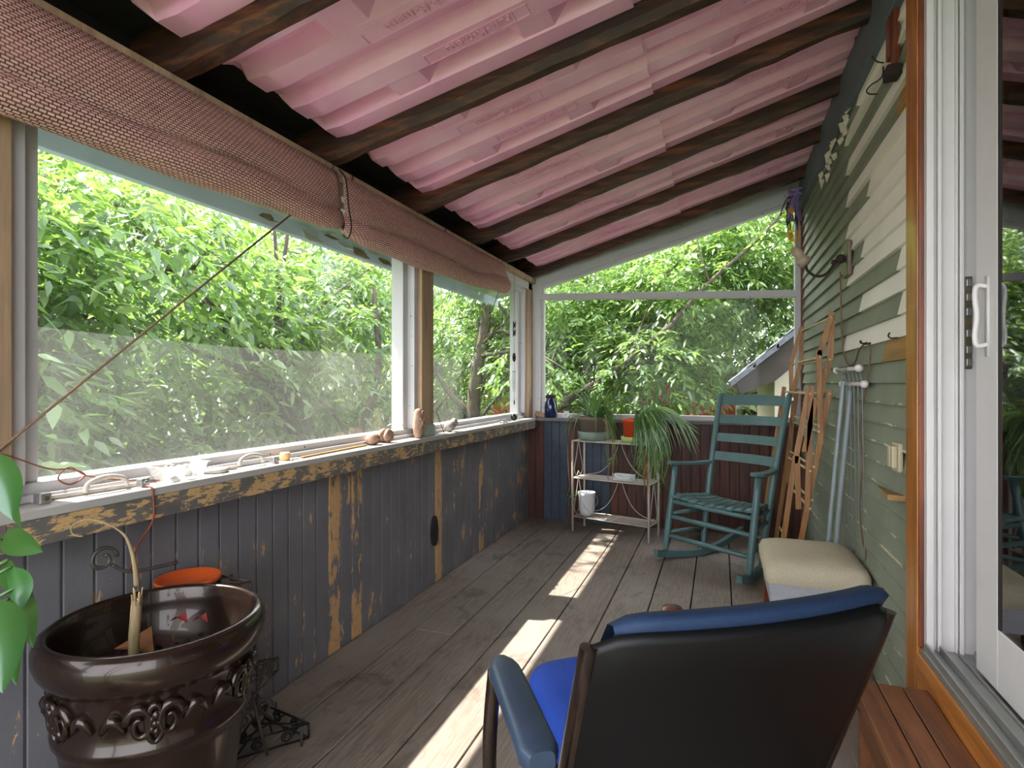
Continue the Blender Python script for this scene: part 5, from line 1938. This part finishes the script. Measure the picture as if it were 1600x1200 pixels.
def tree(name, label, cat, base, trunk, ells, n, ll, mat, seed, branches=10, per=7, extra=(), r0=0.10, avoid=None, shell=0.35):
    t = thing(name, label, cat, base, 0, 'trees and shrubs around the porch')
    limb(t, trunk, r0, r0 * 0.45, 'trunk', 10)
    for pts, a, b in extra:
        limb(t, pts, a, b)
    q = random.Random(seed)
    for k in range(branches):
        e = ells[k % len(ells)]
        f = q.uniform(0.35, 0.95)
        i = f * (len(trunk) - 1)
        a = Vector(trunk[int(i)]).lerp(Vector(trunk[min(int(i) + 1, len(trunk) - 1)]), i - int(i))
        v = Vector((q.gauss(0, 1), q.gauss(0, 1), q.gauss(0.2, 1))).normalized()
        z = Vector((e[0] + v.x * e[3] * .8, e[1] + v.y * e[4] * .8, e[2] + v.z * e[5] * .8))
        if z.x > -2.1 and z.y < 4.9:
            z.x = -2.3
        mid = a.lerp(z, 0.5) + Vector((q.uniform(-.15, .15), q.uniform(-.15, .15), 0.12))
        limb(t, [a, mid, z], r0 * 0.28, 0.004, n=6)
    crown(t, ells, n, ll, mat, seed, per, avoid=avoid, shell=shell)
    return t


def clear(C):                                        # keep twigs off the porch and out of the sun's way to the near window
    inside = (C[:, 0] > -2.3) & (C[:, 1] < 5.0)
    sunway = (C[:, 2] > 1.4 * (-C[:, 0] - 0.9) - 0.25) & (C[:, 1] < 3.05)
    return inside | sunway


tree('ash_tree', 'big bright green leafy tree filling the near window', 'tree', (-3.3, 3.9, GZ),
     [(-3.3, 3.9, GZ), (-3.25, 3.9, 0.2), (-3.35, 3.75, 1.0), (-3.6, 3.3, 1.7), (-3.9, 2.8, 2.4)],
     [(-3.65, 3.8, 4.15, 0.6, 0.5, 0.35), (-4.2, 2.6, 1.75, 1.5, 1.9, 1.0), (-4.6, 3.6, 0.7, 1.6, 1.6, 0.9), (-3.5, 4.3, 1.35, 0.9, 0.75, 0.75), (-4.4, 5.3, 2.3, 1.2, 0.8, 0.85), (-3.5, 4.7, 1.9, 0.7, 0.6, 0.6), (-3.7, 2.0, 0.6, 0.9, 1.2, 0.7)],
     6200, 0.105, M['leaf_near'], 1, 14, 7,
     [([(-3.28, 3.9, 0.3), (-3.1, 3.7, 1.0), (-3.5, 2.9, 1.42), (-3.7, 2.2, 1.6)], 0.03, 0.012), ([(-3.1, 4.35, GZ), (-3.0, 4.3, 0.4), (-2.85, 4.4, 1.2), (-2.9, 4.4, 2.0)], 0.055, 0.02),
      ([(-2.98, 4.3, 0.5), (-3.0, 3.9, 0.95), (-3.1, 3.4, 1.15)], 0.02, 0.008)], 0.075, clear)
tree('box_elder', 'bright leafy small tree pressed close to the near end of the window', 'tree', (-3.6, 1.2, GZ),
     [(-3.6, 1.2, GZ), (-3.55, 1.25, -0.5), (-3.4, 1.3, 0.6), (-3.5, 1.5, 1.5)],
     [(-3.25, 1.35, 0.95, 0.75, 0.7, 0.6), (-3.6, 1.6, 1.75, 0.8, 0.8, 0.6), (-3.4, 1.0, 0.1, 0.9, 0.9, 0.6)], 1900, 0.115, M['leaf_near'], 2, 8, 7, (), 0.05, clear)
tree('leafy_shrub', 'pale green shrub low outside below the near window', 'shrub', (-3.4, 2.6, GZ),
     [(-3.4, 2.6, GZ), (-3.35, 2.6, -1.0), (-3.3, 2.6, 0.2)],
     [(-3.3, 2.2, 0.05, 0.7, 1.3, 0.55), (-3.2, 3.5, 0.1, 0.6, 0.9, 0.5)], 1300, 0.10, M['leaf_far'], 3, 6, 7, (), 0.045, clear)
tree('dark_spruce', 'dark blue-green tree far off at the near window edge', 'tree', (-9.0, 4.6, GZ),
     [(-9.0, 4.6, GZ), (-9.0, 4.6, 1.5), (-9.0, 4.6, 5.2)],
     [(-9.0, 4.6, 3.0, 1.3, 1.6, 1.6), (-9.0, 4.6, 4.6, 1.2, 1.4, 1.3), (-9.0, 4.4, 1.2, 1.8, 2.0, 1.2)], 2600, 0.12, M['leaf_dark'], 4, 10, 6, (), 0.14)
tree('maple_tree', 'grey-trunked tree standing beyond the far side window', 'tree', (-2.9, 6.6, GZ),
     [(-2.95, 6.6, GZ), (-2.9, 6.6, 0.2), (-2.88, 6.6, 1.1), (-2.75, 6.6, 1.8), (-2.65, 6.55, 2.6)],
     [(-3.5, 7.8, 1.6, 1.5, 0.9, 0.75), (-2.4, 7.3, 1.75, 0.9, 0.6, 0.5), (-2.2, 6.9, 2.5, 1.3, 0.9, 0.6), (-1.9, 7.0, 1.4, 0.9, 0.8, 0.7), (-1.9, 5.9, 1.3, 0.5, 0.4, 0.35)],
     3200, 0.092, M['leaf_mid'], 5, 14, 7, [([(-2.9, 6.6, 0.75), (-3.2, 6.5, 1.05), (-3.4, 6.4, 1.5), (-3.55, 6.5, 2.0)], 0.045, 0.015), ([(-2.8, 6.6, 1.6), (-2.5, 6.4, 1.8), (-2.2, 6.2, 1.9)], 0.018, 0.006)], 0.11, clear)
tree('leaning_tree', 'bright tree with a long leaning limb behind the back window', 'tree', (-2.3, 6.2, GZ),
     [(-2.3, 6.2, GZ), (-2.1, 6.2, 0.0), (-1.75, 6.1, 0.8), (-1.0, 6.0, 1.3), (-0.45, 6.0, 1.75)],
     [(-1.2, 6.9, 1.7, 0.9, 0.7, 0.65), (-0.3, 6.7, 2.2, 0.9, 0.7, 0.6), (0.5, 6.8, 2.7, 0.9, 0.8, 0.6), (-0.9, 6.4, 1.1, 1.0, 0.5, 0.3), (-0.7, 6.3, 1.45, 0.6, 0.5, 0.35)],
     4200, 0.088, M['leaf_mid'], 6, 16, 7, [([(-0.45, 6.0, 1.75), (-0.1, 6.05, 2.15), (0.45, 6.1, 2.65), (0.75, 6.1, 3.1)], 0.024, 0.01), ([(-1.0, 6.0, 1.3), (-0.6, 6.1, 1.36), (-0.1, 6.2, 1.32)], 0.014, 0.004),
                                            ([(-0.1, 6.05, 2.15), (-0.2, 6.0, 2.5), (-0.25, 6.0, 2.9)], 0.012, 0.004)], 0.05)
FARS = [('far_tree', 'tall pale green tree beyond the red house', (1.2, 10.9), (2.6, 1.0, 2.0), 2.7, 1500, 'leaf_far'),
        ('far_tree', 'rounded light green tree behind the shingled neighbour roof', (4.2, 10.5), (2.2, 1.6, 2.0), 2.5, 1300, 'leaf_mid'),
        ('far_tree', 'light green tree at the end of the garden behind the leaning limb', (-1.6, 10.9), (2.0, 1.0, 1.6), 3.4, 1100, 'leaf_far'),
        ('far_tree', 'tall green tree behind the red house roof', (-3.6, 19.5), (3.2, 1.2, 2.4), 4.0, 1500, 'leaf_mid'),
        ('far_tree', 'tall pale tree behind the wide bushy tree', (-11.0, 13.0), (3.2, 2.0, 2.6), 3.2, 1500, 'leaf_far'),
        ('far_tree', 'tall light green tree behind the broad pale tree', (-11.5, 8.5), (2.6, 2.2, 2.4), 3.6, 1500, 'leaf_mid'),
        ('far_tree', 'wide bushy tree left of the red house', (-9.5, 9.5), (2.6, 2.0, 2.2), 2.2, 1600, 'leaf_mid'),
        ('far_tree', 'broad pale tree behind the bright ash tree', (-8.6, 7.0), (2.2, 1.8, 2.2), 0.8, 1500, 'leaf_far'),
        ('far_tree', 'leafy green tree standing far behind the middle post', (-5.9, 9.2), (1.9, 1.5, 1.9), 1.9, 1400, 'leaf_far'),
        ('far_tree', 'low dense green tree under the dark far tree', (-8.0, 3.0), (1.8, 2.2, 1.8), 0.2, 1400, 'leaf_far')]
for k, (nm, lb, (x_, y_), (rx, ry, rz_), zc, n_, mt) in enumerate(FARS):
    tree(nm, lb, 'tree', (x_, y_, GZ), [(x_, y_, GZ), (x_ + 0.1, y_, zc - rz_ * 0.5), (x_, y_, zc + rz_ * 0.6)], [(x_, y_, zc, rx, ry, rz_), (x_ + 0.3 * rx, y_ - 0.3, zc - 0.5 * rz_, rx * .8, ry * .8, rz_ * .6)], int(n_ * 1.7), 0.17, M[mt], 20 + k, 8, 6, (), 0.12)
for k, (x_, y_, zc, r_, n_, lb) in enumerate([(-5.8, 5.2, -0.6, 1.4, 900, 'dense low bush behind the leaning stems outside the near window'), (-1.15, 9.2, 0.0, 1.0, 700, 'sunlit low bush before the red wall behind the wire shelf'), (-3.2, 9.2, -0.3, 0.9, 700, 'low bush before the red house beyond the far side window'),
                                              (-5.4, 2.2, -0.9, 1.5, 1000, 'sprawling low bush far below the near window')]):
    tree('garden_bush', lb, 'shrub', (x_, y_, GZ), [(x_, y_, GZ), (x_, y_, zc - 0.5), (x_, y_, zc + 0.4)], [(x_, y_, zc, r_, r_ * 0.8, r_ * 0.75)], n_, 0.12, M['leaf_far'], 40 + k, 5, 6, (), 0.05)

# red house beyond the garden
t = thing('red_house', 'red clapboard house with a pale grey shingle roof beyond the trees', 'house', (-4.5, 15.0, GZ))
MB().box(-11.5, 2.8, 12.8, 17.5, GZ, 1.55).build('wall', M['red_siding'], t)
m = MB()
m.prism([(0, 12.2, 1.35), (0, 15.1, 3.3), (0, 18.0, 1.35), (0, 18.0, 1.5), (0, 15.1, 3.48), (0, 12.2, 1.5)], (-11.9, 0, 0), (15.1, 0, 0))
m.build('roof', M['roof_shingle'], t)
for xx in (-9.0, -6.0, -1.6, 0.8):
    f = MB().box(xx - 0.5, xx + 0.5, 12.74, 12.8, -0.6, 0.7)
    w_ = f.build('window', M['vinyl'], t)
    MB().box(xx - 0.42, xx + 0.42, 12.72, 12.745, -0.5, 0.62).build('pane', M['darkglass'], w_)

# the lower wing of the house just past the back window
t = thing('side_wing', 'lower house wing with grey shingle roof edge and cream wall', 'house wing', (1.6, 7.5, GZ))
sl = (1.669 - 1.171) / (0.679 - 0.117)


def wz(x_):
    return 1.171 + sl * (x_ - 0.117)


m = MB()
xs = np.linspace(0.117, 3.2, 16)
Y0, Y1 = 6.0, 9.5
for i in range(15):                                   # shingle courses, each lapping the one below
    xa, xb = xs[i] - 0.02, xs[i + 1]
    m.hexa([(xa, Y0, wz(xa) - 0.045), (xb, Y0, wz(xb) - 0.06), (xa, Y1, wz(xa) - 0.045), (xb, Y1, wz(xb) - 0.06), (xa, Y0, wz(xa) + 0.012), (xb, Y0, wz(xb) - 0.008), (xa, Y1, wz(xa) + 0.012), (xb, Y1, wz(xb) - 0.008)])
m.build('shingle_roof', M['wing_shingle'], t)
m = MB()
m.prism([(0.15, 0, wz(0.15) - 0.06), (3.2, 0, wz(3.2) - 0.06), (3.2, 0, wz(3.2) - 0.30), (0.50, 0, wz(0.50) - 0.34), (0.19, 0, wz(0.19) - 0.2)], (0, Y0 + 0.05, 0), (0, 0.35, 0))
m.build('soffit', M['soffit'], t)
m = MB()
m.prism([(0.52, 0, GZ), (3.2, 0, GZ), (3.2, 0, wz(3.2) - 0.2), (0.52, 0, wz(0.52) - 0.2)], (0, Y0 + 0.38, 0), (0, 2.9, 0))
m.build('wall', M['cream_wall'], t)
